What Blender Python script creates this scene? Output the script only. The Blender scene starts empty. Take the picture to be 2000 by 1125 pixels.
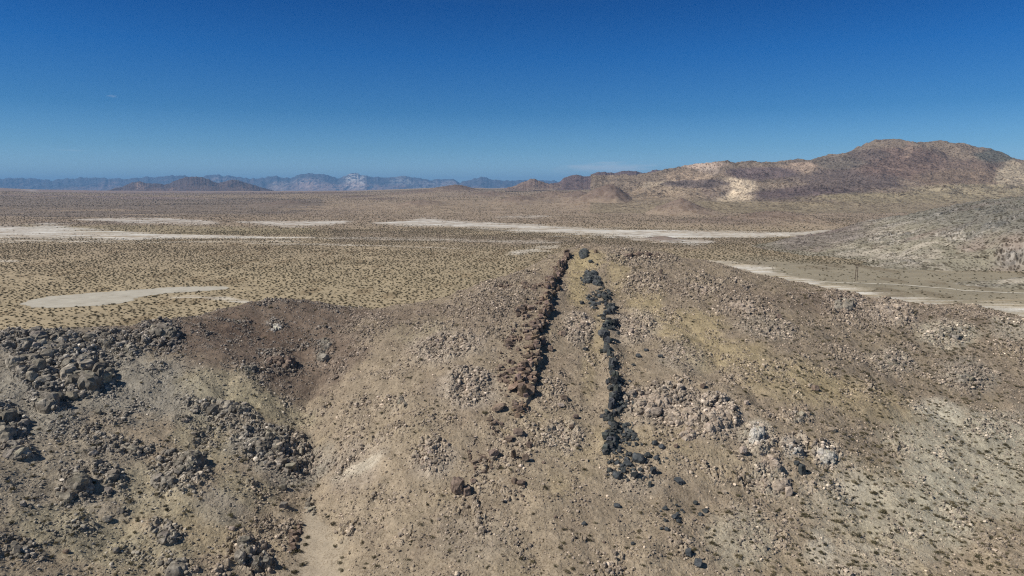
import bpy, math, random
import numpy as np
random.seed(7)
RNG = np.random.default_rng(11)
scene = bpy.context.scene
COL = scene.collection
R = math.radians

# ------------------------------------------------------------------ camera, sky, sun, exposure
CAM_H = 100.0
PITCH = R(8.3)
F = 1334.0                                   # focal length in pixels of the 2000 px wide photograph
cam_data = bpy.data.cameras.new('camera')
cam_data.sensor_width = 36.0
cam_data.lens = 36.0 * F / 2000.0
cam_data.clip_start = 1.0
cam_data.clip_end = 300000.0
cam = bpy.data.objects.new('camera', cam_data)
cam.location = (0, 0, CAM_H)
cam.rotation_euler = (R(90) - PITCH, 0, 0)
COL.objects.link(cam)
scene.camera = cam

SUN_EL = R(45.0)
SUN_AZ = R(-110.0)                            # clockwise from +Y: the sun stands on the left, a little behind the drone
world = bpy.data.worlds.new('World')
scene.world = world
world.use_nodes = True
wn = world.node_tree.nodes
wl = world.node_tree.links
bg = wn['Background']
sky = wn.new('ShaderNodeTexSky')
sky.sky_type = 'NISHITA'
sky.sun_disc = False
sky.sun_elevation = SUN_EL
sky.sun_rotation = SUN_AZ
sky.altitude = 1000
sky.air_density = 1.0
sky.dust_density = 0.3
sky.ozone_density = 3.0
# deeper desert blue away from the horizon, unseen top greyed to neutralise shadow fill, and two thin wisps of cloud low in the sky
geo = wn.new('ShaderNodeTexCoord'); sep = wn.new('ShaderNodeSeparateXYZ'); wl.new(geo.outputs['Generated'], sep.inputs[0])
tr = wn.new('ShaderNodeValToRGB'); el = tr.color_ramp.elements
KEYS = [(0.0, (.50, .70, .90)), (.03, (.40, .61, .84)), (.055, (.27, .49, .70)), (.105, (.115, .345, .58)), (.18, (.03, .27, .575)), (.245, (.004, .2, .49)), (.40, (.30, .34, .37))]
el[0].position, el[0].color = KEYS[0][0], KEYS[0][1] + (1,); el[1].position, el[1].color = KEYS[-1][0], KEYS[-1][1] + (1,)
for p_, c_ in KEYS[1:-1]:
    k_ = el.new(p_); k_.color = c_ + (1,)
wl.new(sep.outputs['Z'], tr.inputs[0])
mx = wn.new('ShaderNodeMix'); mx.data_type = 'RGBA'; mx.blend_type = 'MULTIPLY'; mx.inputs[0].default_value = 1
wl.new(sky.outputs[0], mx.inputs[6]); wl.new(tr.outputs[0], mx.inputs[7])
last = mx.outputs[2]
for (cx_, cz_), (wx_, wz_), k_ in [((.140, .0275), (.075, .010), .50), ((-.491, .1120), (.0055, .0018), .14), ((-.534, .0455), (.016, .0014), .10)]:
    mp = wn.new('ShaderNodeMapping'); mp.vector_type = 'POINT'
    mp.inputs['Location'].default_value = (-cx_ / wx_, 0, -cz_ / wz_); mp.inputs['Scale'].default_value = (1 / wx_, 0, 1 / wz_)
    wl.new(geo.outputs['Generated'], mp.inputs[0])
    ln = wn.new('ShaderNodeVectorMath'); ln.operation = 'LENGTH'; wl.new(mp.outputs[0], ln.inputs[0])
    nz = wn.new('ShaderNodeTexNoise'); nz.inputs['Scale'].default_value = 1.6; nz.inputs['Detail'].default_value = 5; wl.new(mp.outputs[0], nz.inputs['Vector'])
    sb = wn.new('ShaderNodeMath'); sb.operation = 'MULTIPLY_ADD'; sb.inputs[1].default_value = 2.2; wl.new(nz.outputs[0], sb.inputs[0]); sb.inputs[2].default_value = -1.1
    ad = wn.new('ShaderNodeMath'); ad.operation = 'ADD'; wl.new(sb.outputs[0], ad.inputs[0]); wl.new(ln.outputs['Value'], ad.inputs[1])
    mr = wn.new('ShaderNodeMapRange'); mr.interpolation_type = 'SMOOTHSTEP'; wl.new(ad.outputs[0], mr.inputs[0])
    mr.inputs[1].default_value = 1.1; mr.inputs[2].default_value = .2; mr.inputs[3].default_value = 0; mr.inputs[4].default_value = k_
    yy = wn.new('ShaderNodeMath'); yy.operation = 'GREATER_THAN'; yy.inputs[1].default_value = 0; wl.new(sep.outputs['Y'], yy.inputs[0])
    ml = wn.new('ShaderNodeMath'); ml.operation = 'MULTIPLY'; wl.new(mr.outputs[0], ml.inputs[0]); wl.new(yy.outputs[0], ml.inputs[1])
    m2 = wn.new('ShaderNodeMix'); m2.data_type = 'RGBA'; wl.new(ml.outputs[0], m2.inputs[0]); wl.new(last, m2.inputs[6]); m2.inputs[7].default_value = (5.2, 5.6, 6.0, 1)
    last = m2.outputs[2]
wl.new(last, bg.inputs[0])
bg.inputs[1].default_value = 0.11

sun_data = bpy.data.lights.new('sun', 'SUN')
sun_data.energy = 4.6
sun_data.angle = R(0.5)
sun_data.color = (1.0, 0.94, 0.84)
sun = bpy.data.objects.new('sun', sun_data)
sd = (math.sin(SUN_AZ) * math.cos(SUN_EL), math.cos(SUN_AZ) * math.cos(SUN_EL), math.sin(SUN_EL))
from mathutils import Vector
sun.rotation_euler = Vector(sd).to_track_quat('Z', 'Y').to_euler()
sun.location = (-200, 0, 300)
COL.objects.link(sun)
scene.view_settings.view_transform = 'Standard'
scene.view_settings.look = 'None'
scene.view_settings.exposure = 0.2
scene.view_settings.gamma = 1.0
scene.cycles.use_denoising = False
scene.cycles.filter_width = 1.2

# ------------------------------------------------------------------ pixel <-> world helpers
CP, SP = math.cos(PITCH), math.sin(PITCH)
def ray(u, v):
    a = (np.asarray(u, float) - 1000.0) / F
    b = (562.5 - np.asarray(v, float)) / F
    return a + 0 * b, CP + b * SP, -SP + b * CP + 0 * a
def at_z(u, v, z=0.0):
    dx, dy, dz = ray(u, v)
    t = (z - CAM_H) / dz
    return t * dx, t * dy, 0 * t + z
def at_y(u, v, Y):
    dx, dy, dz = ray(u, v)
    t = Y / dy
    return t * dx, t * dy, CAM_H + t * dz

# ------------------------------------------------------------------ noise
_perm = RNG.permutation(65536).astype(np.int64)
_ang = RNG.random(65536) * 2 * np.pi
_gx, _gy = np.cos(_ang).astype(np.float32), np.sin(_ang).astype(np.float32)
_rnd = RNG.random((65536, 4)).astype(np.float32)
def _h(ix, iy, seed):
    return _perm[(ix * 1619 + iy * 31337 + seed * 6971 + ((ix * iy) >> 3) * 7) & 65535]
def perlin(x, y, seed=0):
    xf = np.floor(x); yf = np.floor(y)
    ix = xf.astype(np.int64); iy = yf.astype(np.int64)
    fx = (x - xf).astype(np.float32); fy = (y - yf).astype(np.float32)
    u = fx * fx * fx * (fx * (fx * 6 - 15) + 10); v = fy * fy * fy * (fy * (fy * 6 - 15) + 10)
    def g(dx, dy):
        k = _h(ix + dx, iy + dy, seed)
        return _gx[k] * (fx - dx) + _gy[k] * (fy - dy)
    a = g(0, 0); b = g(1, 0); c = g(0, 1); d = g(1, 1)
    return 1.5 * ((a + (b - a) * u) * (1 - v) + (c + (d - c) * u) * v)
def fbm(x, y, size, octs=4, seed=0, gain=0.5, ridged=False):
    s = 0; a = 1.0; n = 0; f = 1.0 / size
    for i in range(octs):
        p = perlin(x * f + 17.3 * i, y * f - 9.1 * i, seed + i * 13)
        if ridged: p = 1 - 2 * np.abs(p)
        s = s + a * p; n += a; a *= gain; f *= 2.03
    return s / n
def blocks(x, y, size, seed=0, ax=1.0):
    """fractured rock: every jittered cell is one tilted block.  returns height, random tint, edge distance"""
    X = x / (size * ax); Y = y / size
    ix = np.floor(X).astype(np.int64); iy = np.floor(Y).astype(np.int64)
    best = np.full(X.shape, 9e9, np.float32); b2 = best.copy(); bk = np.zeros(X.shape, np.int64)
    bx = np.zeros(X.shape, np.float32); by = bx.copy()
    for dx in (-1, 0, 1):
        for dy in (-1, 0, 1):
            k = _h(ix + dx, iy + dy, seed)
            px = (X - (ix + dx) - 0.1 - 0.8 * _rnd[k, 0]).astype(np.float32)
            py = (Y - (iy + dy) - 0.1 - 0.8 * _rnd[k, 1]).astype(np.float32)
            d = px * px + py * py
            m = d < best
            b2 = np.where(m, best, np.minimum(b2, d))
            best = np.where(m, d, best); bk = np.where(m, k, bk)
            bx = np.where(m, px, bx); by = np.where(m, py, by)
    r = _rnd[bk]
    h = r[..., 2] + bx * (r[..., 3] - 0.5) * 1.1 + by * (r[..., 0] - 0.5) * 1.1
    e = np.sqrt(b2) - np.sqrt(best)
    return h * np.clip(e * 5, 0, 1), r[..., 3], e
def sstep(a, b, x):
    t = np.clip((x - a) / (b - a), 0, 1)
    return t * t * (3 - 2 * t)

class TPS:
    """smooth surface through control points"""
    def __init__(self, pts, lam=0.0, scale=100.0):
        P = np.array(pts, float); self.s = scale
        self.c = P[:, :2] / scale
        n = len(P)
        K = self._k(self.c[:, None, :] - self.c[None, :, :]) + lam * np.eye(n)
        A = np.zeros((n + 3, n + 3)); A[:n, :n] = K
        A[:n, n] = 1; A[:n, n + 1:] = self.c; A[n:, :n] = A[:n, n:].T
        self.w = np.linalg.solve(A, np.r_[P[:, 2], 0, 0, 0])
    @staticmethod
    def _k(d):
        r2 = (d ** 2).sum(-1)
        return 0.5 * r2 * np.log(r2 + 1e-9)
    def __call__(self, x, y):
        sh = np.shape(x); x = np.ravel(x) / self.s; y = np.ravel(y) / self.s
        out = self.w[-3] + self.w[-2] * x + self.w[-1] * y
        for (cx, cy), w in zip(self.c, self.w):
            r2 = (x - cx) ** 2 + (y - cy) ** 2
            out += w * 0.5 * r2 * np.log(r2 + 1e-9)
        return out.reshape(sh)
class Grid:
    """cached coarse grid of a function, read back with cubic smoothing"""
    def __init__(self, fn, x0, x1, y0, y1, step):
        self.x0, self.y0, self.st = x0, y0, step
        xs = np.arange(x0, x1 + step, step); ys = np.arange(y0, y1 + step, step)
        gx, gy = np.meshgrid(xs, ys, indexing='ij')
        self.g = fn(gx, gy)
        self.n = self.g.shape
    def __call__(self, x, y):
        X = np.clip((x - self.x0) / self.st, 1, self.n[0] - 3.001); Y = np.clip((y - self.y0) / self.st, 1, self.n[1] - 3.001)
        i = np.floor(X).astype(np.int64); j = np.floor(Y).astype(np.int64)
        fx = X - i; fy = Y - j
        def w(t): return ((-t + 2 * t * t - t ** 3) / 2, (2 - 5 * t * t + 3 * t ** 3) / 2, (t + 4 * t * t - 3 * t ** 3) / 2, (-t * t + t ** 3) / 2)
        wx = w(fx); wy = w(fy); out = 0
        for a in range(4):
            for b in range(4):
                out = out + wx[a] * wy[b] * self.g[i + a - 1, j + b - 1]
        return out

# ------------------------------------------------------------------ node materials
def new_mat(name):
    m = bpy.data.materials.new(name); m.use_nodes = True
    nt = m.node_tree; b = nt.nodes['Principled BSDF']
    b.inputs['Roughness'].default_value = 0.95
    b.inputs['Specular IOR Level'].default_value = 0.15
    return m, nt, b
def nd(nt, t, **kw):
    n = nt.nodes.new(t)
    for k, v in kw.items():
        if k in n.bl_rna.properties.keys(): setattr(n, k, v)
        else: n.inputs[k].default_value = v
    return n
def ramp(nt, src, stops):
    r = nt.nodes.new('ShaderNodeValToRGB'); e = r.color_ramp.elements
    e[0].position, e[0].color = stops[0][0], tuple(stops[0][1]) + (1,)
    e[1].position, e[1].color = stops[-1][0], tuple(stops[-1][1]) + (1,)
    for p, c in stops[1:-1]:
        k = e.new(p); k.color = tuple(c) + (1,)
    nt.links.new(src, r.inputs[0]); return r.outputs[0]
def mulc(nt, a, b, fac=1.0):
    m = nd(nt, 'ShaderNodeMix', data_type='RGBA', blend_type='MULTIPLY'); m.inputs[0].default_value = fac
    nt.links.new(a, m.inputs[6]); nt.links.new(b, m.inputs[7]); return m.outputs[2]

def terrain_material(name, specks, noises, bump=None):
    """albedo from the baked ground colour, times stones / small plants / soil noise"""
    m, nt, b = new_mat(name)
    at = nd(nt, 'ShaderNodeAttribute', attribute_name='tint')
    tc = nd(nt, 'ShaderNodeTexCoord')
    col = at.outputs['Color']
    for size, lo, hi, det in noises:
        n = nd(nt, 'ShaderNodeTexNoise', Scale=1.0 / size, Detail=det, Roughness=0.6)
        nt.links.new(tc.outputs['Object'], n.inputs['Vector'])
        col = mulc(nt, col, ramp(nt, n.outputs[0], [(0.3, (lo,) * 3), (0.7, (hi,) * 3)]))
    for size, rad, dark, stretch in specks:
        mp = nd(nt, 'ShaderNodeMapping'); mp.inputs['Scale'].default_value = (1 / size, 1 / (size * stretch), 0.0)
        v = nd(nt, 'ShaderNodeTexVoronoi', Scale=1.0, Randomness=1.0)
        nt.links.new(tc.outputs['Object'], mp.inputs[0]); nt.links.new(mp.outputs[0], v.inputs['Vector'])
        pn = nd(nt, 'ShaderNodeTexNoise', Scale=0.12 / size, Detail=2.0)
        nt.links.new(tc.outputs['Object'], pn.inputs['Vector'])
        ad = nd(nt, 'ShaderNodeMath', operation='MULTIPLY_ADD'); ad.inputs[1].default_value = -0.5
        nt.links.new(pn.outputs[0], ad.inputs[0]); nt.links.new(v.outputs['Distance'], ad.inputs[2])
        col = mulc(nt, col, ramp(nt, ad.outputs[0], [(max(rad - 0.37, 0), dark), (max(rad - 0.25, 0.02), (1, 1, 1))]))
    nt.links.new(col, b.inputs['Base Color'])
    if bump:
        size, st, dist = bump
        n = nd(nt, 'ShaderNodeTexNoise', Scale=1.0 / size, Detail=5.0, Roughness=0.65)
        nt.links.new(tc.outputs['Object'], n.inputs['Vector'])
        bp = nd(nt, 'ShaderNodeBump', Strength=st, Distance=dist)
        nt.links.new(n.outputs[0], bp.inputs['Height']); nt.links.new(bp.outputs[0], b.inputs['Normal'])
    return m

def rock_material(name, c0, c1, c2, size=1.2, inst=False, bumpd=0.12):
    m, nt, b = new_mat(name)
    b.inputs['Roughness'].default_value = 0.8; b.inputs['Specular IOR Level'].default_value = 0.25
    tc = nd(nt, 'ShaderNodeTexCoord')
    n = nd(nt, 'ShaderNodeTexNoise', Scale=1.0 / size, Detail=6.0, Roughness=0.7)
    nt.links.new(tc.outputs['Object'], n.inputs['Vector'])
    col = ramp(nt, n.outputs[0], [(0.32, c0), (0.5, c1), (0.7, c2)])
    at = nd(nt, 'ShaderNodeAttribute', attribute_name='tint')
    if inst: at.attribute_type = 'INSTANCER'
    col = mulc(nt, col, at.outputs['Color'])
    nt.links.new(col, b.inputs['Base Color'])
    bp = nd(nt, 'ShaderNodeBump', Strength=0.7, Distance=bumpd)
    nt.links.new(n.outputs[0], bp.inputs['Height']); nt.links.new(bp.outputs[0], b.inputs['Normal'])
    return m

# ------------------------------------------------------------------ object helpers
def tag(o, label=None, cat=None, group=None, kind=None):
    if label: o['label'] = label
    if cat: o['category'] = cat
    if group: o['group'] = group
    if kind: o['kind'] = kind
    return o
def grid_mesh(name, X, Y, Z, tint, mat, keep=None, smooth=True):
    n, m = X.shape
    idx = np.arange(n * m, dtype=np.int32).reshape(n, m)
    q = np.stack([idx[:-1, :-1], idx[1:, :-1], idx[1:, 1:], idx[:-1, 1:]], -1).reshape(-1, 4)
    if keep is not None:
        k = keep[:-1, :-1] | keep[1:, :-1] | keep[1:, 1:] | keep[:-1, 1:]
        q = q[k.ravel()]
    used = np.zeros(n * m, bool); used[q.ravel()] = True
    remap = np.cumsum(used, dtype=np.int32) - 1
    V = np.stack([X, Y, Z], -1).reshape(-1, 3)[used].astype(np.float32)
    q = remap[q]
    return raw_mesh(name, V, q, mat, tint.reshape(-1, 3)[used] if tint is not None else None, smooth)
def raw_mesh(name, V, Fc, mat, tint=None, smooth=False):
    me = bpy.data.meshes.new(name)
    k = Fc.shape[1]
    me.vertices.add(len(V)); me.vertices.foreach_set('co', np.ascontiguousarray(V, np.float32).ravel())
    me.loops.add(Fc.size); me.loops.foreach_set('vertex_index', np.ascontiguousarray(Fc, np.int32).ravel())
    me.polygons.add(len(Fc)); me.polygons.foreach_set('loop_start', np.arange(0, Fc.size, k, dtype=np.int32))
    me.update(calc_edges=True)
    if smooth: me.polygons.foreach_set('use_smooth', np.ones(len(Fc), bool))
    else: me.polygons.foreach_set('use_smooth', np.zeros(len(Fc), bool))
    if tint is not None:
        a = me.attributes.new('tint', 'FLOAT_COLOR', 'POINT')
        c = np.ones((len(V), 4), np.float32); c[:, :3] = tint
        a.data.foreach_set('color', c.ravel())
    if mat: me.materials.append(mat)
    o = bpy.data.objects.new(name, me)
    COL.objects.link(o)
    return o

# ================================================================== FOREGROUND HILL
CREST = [(-260,670,45),(-120,662,45),(0,655,44),(100,646,44.5),(200,649,43.5),(265,640,43.5),(330,634,43.5),(375,628,43.5),(400,620,43.5),(430,607,44.5),(510,590,45.5),(560,588,45),
 (610,592,44),(660,605,42),(700,608,42),(735,606,42.5),(800,597,44.5),(840,590,45.5),(880,580,47),(950,556,51),(1000,541,54),(1040,525,57),(1075,506,60),(1105,493,61.5),(1170,489,62),
 (1250,491,61.5),(1290,497,60.5),(1330,506,59.5),(1400,518,57.5),(1450,531,55),(1550,554,51),(1640,575,47),(1740,591,43),(1800,600,41),(1880,601,40),
 (1950,608,38),(2000,624,35),(2100,640,31),(2250,650,27)]
INNER = [(200,700,38.5),(0,750,37),(100,760,34),(200,800,29),(200,900,22.5),(200,1000,17),(200,1125,12),(0,900,27),(0,1125,17),(400,700,36.5),(400,800,27),
 (400,950,17.5),(400,1125,9),(510,645,39.5),(520,720,33),(610,660,36.5),(600,720,30),(600,780,24.5),(600,900,15),(620,1000,9.5),(620,1125,5),(700,660,39),(750,700,37),(750,850,24.5),(750,1000,15),
 (750,1125,9.5),(660,950,13.5),(900,650,43.5),(900,800,30),(900,950,19.5),(900,1125,12),(1000,610,49),(1000,700,38.5),(1100,540,56),(1120,600,47.5),(1150,700,37),(1180,800,28.5),
 (1200,900,21.5),(1230,1000,16.5),(1250,1125,12),(1350,600,47),(1500,650,41),(1400,700,36.5),(1400,850,24),(1400,1000,14),(1450,1125,9.5),
 (1600,750,29.5),(1600,900,17.5),(1600,1050,9),(1750,650,35.5),(1750,750,26),(1750,900,14),(1800,1050,6.5),(1700,1125,6),(1900,700,28),
 (1900,800,18),(1900,950,9),(2000,1125,4),(2100,750,21),(2150,950,7),(-200,800,36),(-200,1000,27),(1000,1400,6),(300,1400,5),(0,1400,10),(1700,1400,2),(650,1400,2)]
hp = []
for u, v, z in CREST:
    x, y, _ = at_z(u, v, z); hp.append((x, y, z))
    slope = (CAM_H - z) / y
    k = x / y
    for dd, ex in ((45, 7), (110, 22), (190, 32), (300, 42)):
        hp.append((x + k * dd, y + dd, z - slope * dd - ex if dd < 200 else -25 - (300 - dd)))
for u, v, z in INNER:
    x, y, _ = at_z(u, v, z); hp.append((x, y, z))
_tps = TPS(hp, lam=0.002)
hill_base = Grid(_tps, -420, 520, 40, 640, 3.0)

def hill_hit(u, v, fn):
    """where the line of sight through a photo point meets the hill"""
    dx, dy, dz = ray(u, v)
    dx = dx / dy; dz = dz / dy
    ys = np.arange(90, 520, 1.0)
    z = CAM_H + dz * ys
    g = fn(dx * ys, ys)
    below = np.nonzero(z < g)[0]
    if len(below) == 0:
        Y = (CAM_H - 40) / -dz
    else:
        i = max(below[0], 1)
        a = (z[i-1] - g[i-1]); b = (g[i] - z[i])
        Y = ys[i-1] + a / max(a + b, 1e-6)
    return np.array([dx * Y, Y, CAM_H + dz * Y])
def hhit(u, v): return hill_hit(u, v, hill_base)

# rocky areas of the hill: centre and half-size in photo pixels, roughness
ROUGH = [(95,680,105,34,.95),(120,740,95,40,1),(250,668,60,25,.9),(310,652,45,22,.8),(95,785,40,30,.8),(15,830,35,40,.9),(35,885,30,25,.7),(430,797,75,20,.75),
 (545,706,42,20,.6),(540,640,24,12,.6),(635,690,22,28,.5),(535,880,85,52,.9),(350,915,62,45,.85),(150,950,34,40,.7),(215,935,35,30,.6),(230,872,65,22,.6),
 (330,1045,38,28,.7),(490,1090,48,40,.8),(40,1075,50,28,.6),(350,1112,40,18,.6),(500,735,40,14,.4),(130,850,40,20,.4),(400,840,40,14,.4),
 (870,680,75,30,.55),(720,640,60,30,.4),(840,890,45,45,.6),(920,760,55,40,.65),(830,640,30,15,.4),(760,790,40,20,.4),(780,720,60,20,.3),
 (1290,790,80,45,.85),(1390,815,62,45,.9),(1480,862,34,36,1),(1550,872,28,22,1),(1612,892,32,24,1),(1500,935,40,36,.6),(1500,870,60,30,.5),(1560,815,35,20,.5),
 (1240,640,45,35,.6),(1130,640,35,35,.55),(1100,860,45,35,.5),(1080,770,40,40,.45),(1260,560,60,30,.5),(1450,600,60,25,.55),(1740,607,45,18,.7),(1650,592,45,18,.6),
 (1500,640,60,25,.5),(1850,655,45,30,.65),(1885,740,52,34,.65),(1745,705,45,22,.6),(1650,690,50,25,.45),(1370,560,60,30,.55),(1250,505,80,14,.6),(1330,690,50,30,.4),
 (1450,730,50,25,.4),(1960,820,40,25,.4),(1620,960,50,30,.35),(1450,1010,50,40,.35),(1600,560,60,12,.5),(1880,610,90,12,.5),(900,1010,80,40,.25),(1230,920,60,40,.4),
 (700,1000,60,60,.2),(980,560,60,25,.45),(930,600,80,30,.4),(690,830,40,60,.35),(1000,870,60,60,.4)]
def world_blob(u, v, ru, rv):
    c = hhit(u, v); d = np.hypot(c[0], c[1] )
    rx = ru / F * d
    a = hhit(u, v - rv); b = hhit(u, v + rv)
    ry = min(abs(a[1] - b[1]) / 2, rx * 4 + 20)
    k = c[0] / c[1]
    return c[0], c[1], rx, max(ry, 3.0), k
ROUGHW = [world_blob(*r[:4]) + (r[4],) for r in ROUGH]
def blob_mask(x, y, B, wob):
    cx, cy, rx, ry, k = B
    dy = y - cy; dx = x - cx - k * dy          # sheared so that the patch runs down the slope away from the drone
    d = np.sqrt((dx / rx) ** 2 + (dy / ry) ** 2)
    return sstep(1.25, 0.6, d + wob)
def rough_mask(x, y):
    wob = 0.45 * fbm(x, y, 14, 4, 5, 0.6)
    m = np.zeros(np.shape(x), np.float32)
    for b in ROUGHW:
        s = (np.abs(y - b[1]) < b[3] * 2) & (np.abs(x - b[0] - b[4] * (y - b[1])) < b[2] * 2)
        if s.any():
            m[s] = np.maximum(m[s], b[5] * blob_mask(x[s], y[s], b[:5], wob[s]))
    return m
DIKE_A = [(1106,500),(1094,528),(1084,552),(1078,580),(1072,610),(1058,640),(1050,668),(1052,700),(1046,730),(1040,765),(1026,800)]
DIKE_B = [(1180,575),(1188,600),(1190,640),(1186,680),(1194,715),(1199,750),(1198,790),(1192,835),(1188,880)]
def dike_line(L):
    P = np.array([hhit(u, v) for u, v in L]); P = P[np.argsort(P[:, 1])]; return P
DA, DB = dike_line(DIKE_A), dike_line(DIKE_B)
GULLIES = [(dike_line(g), d, w) for g, d, w in [([(645,690),(615,740),(600,790),(603,850),(616,920),(608,990)], 3.2, 8.0), ([(1330,620),(1420,720),(1540,840),(1680,980)], 1.5, 6.0),
    ([(800,640),(770,720),(735,800),(722,900),(730,1020)], 1.6, 6.5), ([(1560,610),(1690,700),(1830,800),(1960,900)], 1.5, 7.0), ([(470,700),(440,760),(400,860),(270,980),(200,1090)], 1.8, 7.0), ([(1000,950),(1040,1040),(1060,1125)], 1.0, 5.0)]]
def dike_relief(x, y):
    s = x - np.interp(y, DA[:, 1], DA[:, 0]) + 1.6 * perlin(x * 0 + y / 7, y * 0, 81) + .8 * perlin(y / 2.3, y * 0, 82)
    e = sstep(DA[0, 1] - 12, DA[0, 1] + 15, y) * sstep(DA[-1, 1] + 15, DA[-1, 1] - 10, y)
    z = e * (2.3 + 1.0 * perlin(y / 14, y * 0 + 3, 83)) * np.where(s < 0, np.exp(np.clip(s, -60, 0) / 10), np.exp(-np.clip(s, 0, 9) * 3.5))
    s = x - np.interp(y, DB[:, 1], DB[:, 0]) + 1.0 * perlin(y / 6, y * 0 + 7, 84)
    e = sstep(DB[0, 1] - 8, DB[0, 1] + 8, y) * sstep(DB[-1, 1] + 12, DB[-1, 1] - 6, y)
    z = z + e * 1.4 * np.exp(-(s / 3.2) ** 2)
    for P, dep, wd in GULLIES:
        s = x - np.interp(y, P[:, 1], P[:, 0]) + 2.5 * perlin(y / 15, x * 0 + dep, 85) + 1.2 * perlin(y / 5, x * 0 + dep, 86)
        e = sstep(P[0, 1] - 15, P[0, 1] + 10, y) * sstep(P[-1, 1] + 5, P[-1, 1] - 25, y)
        z = z - e * dep * np.exp(-(np.abs(s) / wd) ** 1.3)
    return z
def hill_surface(x, y, full=False):
    z = hill_base(x, y) + dike_relief(x, y)
    z = z + 1.6 * fbm(x, y, 32, 3, 1) + 0.8 * fbm(x, y, 9, 4, 2)
    rg = fbm(x * 0.9 + 0.3 * y, y, 26, 3, 3, ridged=True)
    z = z + 1.3 * rg
    rm = rough_mask(x, y)
    base = 0.08 + 0.50 * sstep(0.0, 0.42, fbm(x, y, 15, 5, 9, 0.65))
    rough = np.maximum(rm, base).astype(np.float32)
    # joints in the rock lean to the right and run with the slope
    wx = x + 1.2 * perlin(x / 5, y / 5, 40); wy = y + 1.2 * perlin(x / 5, y / 5, 41)
    h1, t1, e1 = blocks(wx, wy, 5.0, 50, 0.7)
    h2, t2, e2 = blocks(wx, wy, 2.1, 51, 0.8)
    h3, t3, e3 = blocks(x, y, 0.95, 52)
    big = sstep(0.45, 0.85, rm)
    z = z + rm * (0.6 + 1.4 * fbm(x, y, 11, 4, 60)) + np.maximum(big * 2.0, 1.1 * sstep(.3, .55, rough)) * (h1 - .3) + rough * 1.25 * (h2 - 0.3) * sstep(.2, .6, rough) + (0.12 + 0.62 * rough) * (h3 - 0.3) * (h3 > 0.12)
    z = z + 0.07 * fbm(x, y, 1.0, 2, 61)
    if full: return z, rough, rm, t1, t2, t3, e2, e3
    return z

# colour patches of the soil (centre, half-size in photo px, colour, strength)
TAN = (.275,.225,.163); BROWN = (.145,.11,.085); YEL = (.325,.265,.155); GREY = (.265,.245,.205); PINK = (.36,.31,.255); PALE = (.47,.43,.35)
OLIVE = (.315,.28,.19); DGREY = (.20,.18,.15); WHITE = (.58,.54,.47); GREEN = (.40,.38,.30)
PAINT = [(100,700,230,60,DGREY,.8),(250,740,200,70,GREY,.7),(80,900,200,140,GREY,.4),(330,640,120,25,BROWN,.8),(520,640,170,55,BROWN,1),(530,655,150,50,(.115,.082,.062),.9),(340,655,90,18,(.12,.092,.075),.7),(600,610,130,22,BROWN,1),(470,700,120,50,BROWN,.6),
 (640,690,70,60,BROWN,.9),(450,760,90,40,OLIVE,.55),(530,800,90,30,OLIVE,.6),(400,860,60,60,OLIVE,.5),(300,960,80,60,OLIVE,.5),(200,1060,150,60,OLIVE,.6),(420,1040,80,50,YEL,.35),
 (540,880,100,60,GREY,.8),(430,1000,50,40,GREY,.5),(60,790,80,60,GREY,.7),(480,960,60,30,OLIVE,.5),(820,640,60,22,OLIVE,.35),(940,620,60,30,BROWN,.4),
 (800,620,90,20,BROWN,.55),(730,760,50,30,TAN,.4),(870,680,80,30,PINK,.6),(700,900,60,50,PINK,.4),(700,910,50,8,PALE,.5),(850,900,50,40,PINK,.5),(920,760,60,40,PINK,.6),
 (1130,540,22,55,YEL,.8),(1150,510,30,20,YEL,.8),(1170,650,16,60,YEL,.4),(1150,720,14,60,YEL,.35),(1260,590,40,40,YEL,.75),(1340,640,80,35,YEL,.7),(1420,690,90,30,YEL,.65),(1560,740,110,40,YEL,.6),(1700,780,120,40,YEL,.45),
 (1210,540,25,40,YEL,.6),(1290,790,80,45,PINK,.6),(1390,815,62,45,PINK,.75),(1480,862,34,36,PALE,.8),(1550,875,30,25,WHITE,.7),(1612,893,32,24,WHITE,.6),(1500,935,40,36,PALE,.45),
 (1100,860,50,35,PINK,.5),(1260,560,60,30,BROWN,.35),(1450,590,70,30,BROWN,.4),(1600,590,90,25,BROWN,.5),(1740,610,60,20,PINK,.5),(1700,600,160,16,BROWN,.4),(1850,655,50,30,GREEN,.6),(1885,740,55,36,GREY,.55),
 (1745,705,50,25,GREY,.5),(1900,620,90,16,BROWN,.4),(1830,800,50,25,PALE,.7),(1960,830,50,40,GREY,.35),(1900,900,140,120,GREEN,.6),(1750,1000,160,90,GREEN,.5),(1700,1100,120,50,PALE,.35),
 (1600,1085,30,40,PALE,.5),(1450,1060,70,60,GREEN,.4),(1240,950,60,30,PINK,.3),(1980,640,40,30,PALE,.45),(1650,930,60,40,PALE,.3),(1500,640,60,25,GREY,.35),(1130,640,35,35,PINK,.6),
 (1240,640,50,40,PINK,.5),(930,1060,80,50,GREY,.2),(1330,700,50,30,GREY,.3)]
PAINTW = [world_blob(*p[:4]) + (p[4], p[5]) for p in PAINT]
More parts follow.
